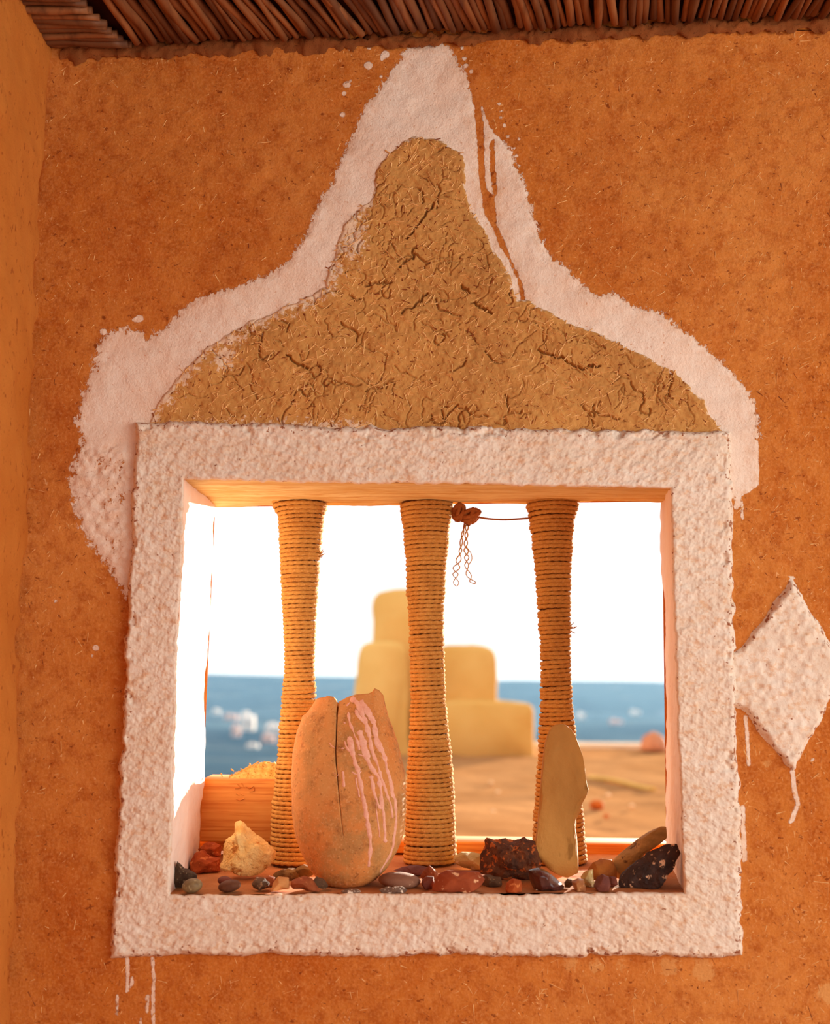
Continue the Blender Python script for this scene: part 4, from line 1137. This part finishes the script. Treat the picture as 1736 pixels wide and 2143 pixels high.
stone("pebble", "dark brown stone between the plum stone and the black rock", C2([(1228, 1020), (1250, 990), (1284, 995), (1294, 1040), (1270, 1062), (1235, 1055)]), m_maroon, 0.026, Y=0.040, facets=4, seed=33, cat="pebble")
stone("stone_slab", "long olive slate leaning on the right jamb", C2([(1262, 905), (1300, 868), (1390, 795), (1490, 718), (1545, 688), (1577, 690), (1582, 760), (1530, 805), (1420, 890), (1330, 960), (1300, 1010), (1285, 1000)]),
      m_long, 0.045, Y=0.095, p=.6, facets=6, rough=0.0008, seed=34, sub=5)
stone("rock", "black-brown rock with pale spots in the right corner", C2([(1300, 1025), (1320, 985), (1400, 900), (1480, 832), (1560, 790), (1640, 790), (1664, 850), (1600, 960), (1530, 1060), (1440, 1096), (1380, 1090), (1300, 1055)]),
      m_black, 0.055, Y=0.035, facets=10, rough=0.003, p=.75, seed=35, sub=5, cat="rock", rfreq=70)

# ------------------------------------------------------------------ outside: terrace, stepped tower, valley
M_TERR = plain_adobe("terrace_earth", (162, 112, 70), (178, 128, 84), (132, 82, 46), 0.9)
M_TERR.node_tree.nodes['Principled BSDF'].inputs['Specular IOR Level'].default_value = 0.0
M_KERB = plain_adobe("pale_kerb", (226, 200, 172), (214, 184, 152), (190, 150, 116), 2.0)  # paler than the terrace earth over the whole kerb
M_TOWER = plain_adobe("tower_adobe", (228, 182, 106), (216, 164, 86), (200, 142, 72), 1.2)
GZ0 = CAMZ - 0.72
def terrace():
    xs_ = np.linspace(-0.9, 7.5, 150); ys_ = np.concatenate([np.linspace(0.47, 3, 50), np.linspace(3.05, 12.4, 120)])
    X, Y = np.meshgrid(xs_, ys_)
    p = np.stack([X, Y, X * 0], -1)
    Z = GZ0 + fbm(p * 0.8, 3, 161) * 0.02 + fbm(p * 6, 3, 163) * 0.008
    Z = np.where(Y < 0.5, GZ0 - 0.6, Z)
    o = mesh_obj("ground", np.stack([X, Y, Z], -1), grid_faces(*X.shape), M_TERR)
    tag(o, "sunlit earthen roof terrace outside the window", kind="structure")
    k = soft_box("trim_2", 0.9, 7.5, 12.3, 12.52, GZ0 - 0.3, GZ0 + 0.05, M_KERB, bevel=0.03, seg=3, wob=0.01, cuts=12, seed=2)
    tag(k, "low kerb along the far edge of the terrace", kind="structure")
terrace()

def tower():
    D = 10.6
    root = empty("stepped_tower", (float(P(930, 1500, D)[0]), D, GZ0))
    tag(root, "stepped yellow adobe tower rising from the terrace", "tower")
    def blk(name, poly, Yf, dep, seed=0):
        p = np.array(poly, float); w = P(p[:, 0], p[:, 1], Yf)
        xz = resample(np.vstack([w, w[:1]])[:, [0, 2]], 61)[:-1]
        n = len(xz); lay = [(0, .05), (.03, .015), (.08, 0), (dep - .08, 0), (dep - .03, .015), (dep, .05)]
        c = xz.mean(0); V = []
        for dy, ins in lay:
            q = c + (xz - c) * (1 - ins / np.maximum(np.linalg.norm(xz - c, axis=1), .05))[:, None]
            V.append(np.stack([q[:, 0], np.full(n, Yf + dy), q[:, 1]], -1))
        V = np.array(V); V += (fbm(V * 3.0, 3, 190 + seed) * 0.012)[..., None]
        o = mesh_obj(name, V.reshape(-1, 3), [grid_faces(6, n, closed_v=True), np.array([np.arange(n)[::-1], 5 * n + np.arange(n)])], M_TOWER)
        keep_parent(o, root)
    blk("tower_top", [(778, 1600), (777, 1262), (782, 1245), (795, 1237), (830, 1232), (880, 1233), (910, 1241), (922, 1258), (925, 1600)], 11.0, 0.6, 1)
    blk("tower_shoulder", [(736, 1600), (739, 1450), (746, 1400), (752, 1362), (758, 1348), (772, 1343), (815, 1341), (838, 1345), (848, 1358), (852, 1400), (858, 1600)], 10.5, 0.5, 2)
    blk("tower_shoulder", [(905, 1600), (905, 1356), (935, 1349), (985, 1349), (1022, 1355), (1036, 1364), (1040, 1385), (1042, 1600)], 10.8, 0.6, 3)
    blk("tower_step", [(880, 1600), (880, 1474), (960, 1466), (1060, 1469), (1103, 1473), (1116, 1480), (1119, 1500), (1121, 1600)], 10.6, 0.8, 4)
tower()

def outside_bits():
    D = 11.9
    c = P(1367, 1580, D)
    m = stone_mat("pink_boulder", (214, 148, 112), (196, 128, 92), None, 0.9, 6, 0.5, 0.1)
    V, F = ICO[3]; s = 27 / FPX * (D + 1.8)
    out = V * np.array([s, s, s * 1.1]) * (1 + .06 * fbm(V * 2, 2, 171))[:, None]
    out[:, 2] = np.maximum(out[:, 2], -0.3 * s)
    me = quick_mesh("boulder", out, F); me.materials.append(m)
    o = link(bpy.data.objects.new("boulder", me)); o.location = (float(c[0]), D, GZ0 + 0.28 * s)
    tag(o, "round pinkish boulder at the far edge of the terrace", "boulder")
    def ground_hit(qx, qy):
        d = R3 @ np.array([(qx - CX) / FPX, -(qy - CY) / FPX, -1.0]); t = (GZ0 - C0[2]) / d[2]
        return C0 + d * t
    m2 = stone_mat("orange_terrace_stone", (206, 110, 44), (180, 90, 36), None, 0.9, 20, 0.5, 0.1)
    m3 = stone_mat("pale_sun_speck", (236, 200, 156), (220, 180, 130), None, 0.9, 20, 0.5, 0.1)  # pale lumps stand in for sunlit specks on the ground
    def rock(qx, qy, wpx, hpx, mat, label, sd):
        g = ground_hit(qx, qy); sc = (g[1] + 1.8) / FPX
        out = ICO[3][0] * np.array([wpx * sc / 2, wpx * sc / 2, hpx * sc / 2]) * (1 + .15 * fbm(ICO[3][0] * 1.7 + sd, 2, sd))[:, None]
        me = quick_mesh("terrace_stone_or_speck", out, ICO[3][1]); me.materials.append(mat)
        o = link(bpy.data.objects.new("terrace_stone_or_speck", me)); o.location = (g[0], g[1], g[2] + hpx * sc * .3)
        tag(o, label, "stone", "stones on the terrace")
    rock(1248, 1690, 30, 20, m2, "orange stone on the terrace right of the standing slab", 1)
    rock(1268, 1700 + 10, 12, 8, m2, "tiny orange stone just below the orange terrace stone", 2)
    rock(1272, 1668, 12, 9, m3, "pale lump for a sunny speck on the terrace above the orange stone", 3)
    rock(1322, 1690, 12, 9, m3, "pale lump for a sunny speck on the terrace near the right jamb", 4)
    rock(1026, 1642, 11, 9, m3, "pale lump for a sunny speck on the terrace right of the middle column", 5)
    rock(1041, 1660, 9, 7, m3, "second pale lump for a sunny speck below the one right of the middle column", 6)
    rock(1031, 1702, 10, 8, m3, "pale lump for a sunny speck low on the terrace right of the middle column", 7)
    a, b = ground_hit(1235, 1634), ground_hit(1368, 1656)
    pth = np.linspace(a, b, 14); pth[:, 2] += 0.02 + 0.01 * np.sin(np.linspace(0, 5, 14))
    v, f = tube(pth, 0.018, 8)
    o = mesh_obj("cane", v, f, M_CHAFF); tag(o, "yellow cane lying on the terrace", "cane")
outside_bits()

VZ = CAMZ - 42.0
def valley():
    t = NT("valley_scrub_haze_tint")  # distance haze is partly put into these blue base colours
    col = t.mix(t.ramp(t.noise(0.006, 4, 0.6, (0.5, 1, 1)), 0.4, 0.62), lin((26, 44, 60)), lin((66, 84, 94)))
    col = t.mix(t.ramp(t.noise(0.03, 3, 0.6, (0.5, 1, 1)), 0.56, 0.70, 0, 0.5), col, lin((126, 122, 116)))
    m = t.finish(col, 1.0, spec=0.0)
    vv = np.array([(-3000, 14, VZ), (3000, 14, VZ), (3000, 2600, VZ), (-3000, 2600, VZ)])
    o = mesh_obj("valley_ground", vv, np.array([(0, 1, 2, 3)]), m, smooth=False)
    tag(o, "wide dark haze-blue valley plain far below", kind="structure")
    # low ridge closing the plain
    n = 160; x = np.linspace(-2600, 2600, n)
    h = 48 + 3.5 * fbm(np.stack([x / 420, x * 0, x * 0], -1), 4, 181) - x * 0.004
    rows = []
    for k, (yy, fz) in enumerate(((1800, 0), (1900, .6), (2000, 1.0), (2400, .5))):
        rows.append(np.stack([x, np.full(n, yy), VZ + h * fz], -1))
    o = mesh_obj("ridge", np.array(rows), grid_faces(4, n), m)
    tag(o, "long low ridge on the horizon", kind="structure")
    # houses
    mw = stone_mat("white_house_wall", (240, 226, 214), (228, 210, 196), None, 0.9, .2, 0.1, 0.1)
    mp = stone_mat("pink_house_wall", (222, 176, 156), (208, 160, 140), None, 0.9, .2, 0.1, 0.1)
    md = stone_mat("dark_house_opening", (60, 50, 50), (50, 42, 42), None, 0.9, .2, 0.1, 0.1)
    def house(qx, qy, wpx, hpx, mat, label):
        d = R3 @ np.array([(qx - CX) / FPX, -(qy + hpx / 2 - CY) / FPX, -1.0]); g = C0 + d * ((VZ - C0[2]) / d[2])
        sc = (g[1] + 1.8) / FPX; w, h = wpx * sc, hpx * sc
        r = empty("valley_house", tuple(g)); tag(r, label, "house", "houses in the valley")
        o = soft_box("walls", g[0] - w / 2, g[0] + w / 2, g[1], g[1] + w * .7, g[2], g[2] + h, mat, bevel=w * .02, seg=1); keep_parent(o, r)
        o = soft_box("roof_room", g[0] - w * .4, g[0] + w * .05, g[1] + w * .2, g[1] + w * .6, g[2] + h * .98, g[2] + h * 1.25, mat, bevel=w * .02, seg=1); keep_parent(o, r)
        for u in (-.28, 0.02, .3):
            o = soft_box("window_opening", g[0] + w * (u - .06), g[0] + w * (u + .06), g[1] - .15, g[1] + .1, g[2] + h * .45, g[2] + h * .7, md, bevel=.04, seg=1); keep_parent(o, r)
    house(516, 1514, 28, 32, mw, "biggest white house in the valley, left of the left rope column")
    house(572, 1527, 34, 18, mw, "low white house partly hidden by the left rope column")
    house(492, 1532, 16, 20, mp, "pink house just left below the biggest white house")
    house(482, 1502, 26, 10, mp, "pink house in the valley above left of the biggest white house")
    house(560, 1548, 26, 14, mp, "low pink house below the half-hidden white house")
    house(527, 1562, 24, 8, mw, "lowest pale house in the valley beside the left rope column")
    house(1216, 1499, 16, 12, mw, "pale house in the valley just right of the right rope column")
    house(1290, 1512, 26, 9, mp, "long pink house in the valley between right column and right jamb")
    house(1330, 1492, 20, 8, mw, "farthest pale house in the valley near the right jamb")
    house(452, 1490, 14, 9, mw, "small pale house near the ridge beside the left jamb")
valley()

def haze():
    m = bpy.data.materials.new("blue_haze"); m.use_nodes = True
    nt = m.node_tree; nt.nodes.clear()
    out = nt.nodes.new("ShaderNodeOutputMaterial"); vs_ = nt.nodes.new("ShaderNodeVolumeScatter")
    vs_.inputs["Color"].default_value = (0.36, 0.66, 1.0, 1); vs_.inputs["Density"].default_value = 0.000105; vs_.inputs["Anisotropy"].default_value = 0.2
    nt.links.new(vs_.outputs[0], out.inputs["Volume"])
    vv, ff = box_vf(-2900, 2900, 60, 2500, VZ - 1, CAMZ + 14)
    o = mesh_obj("valley_haze", vv, ff, m, smooth=False)
    tag(o, "blue haze hanging over the valley", kind="structure")
haze()
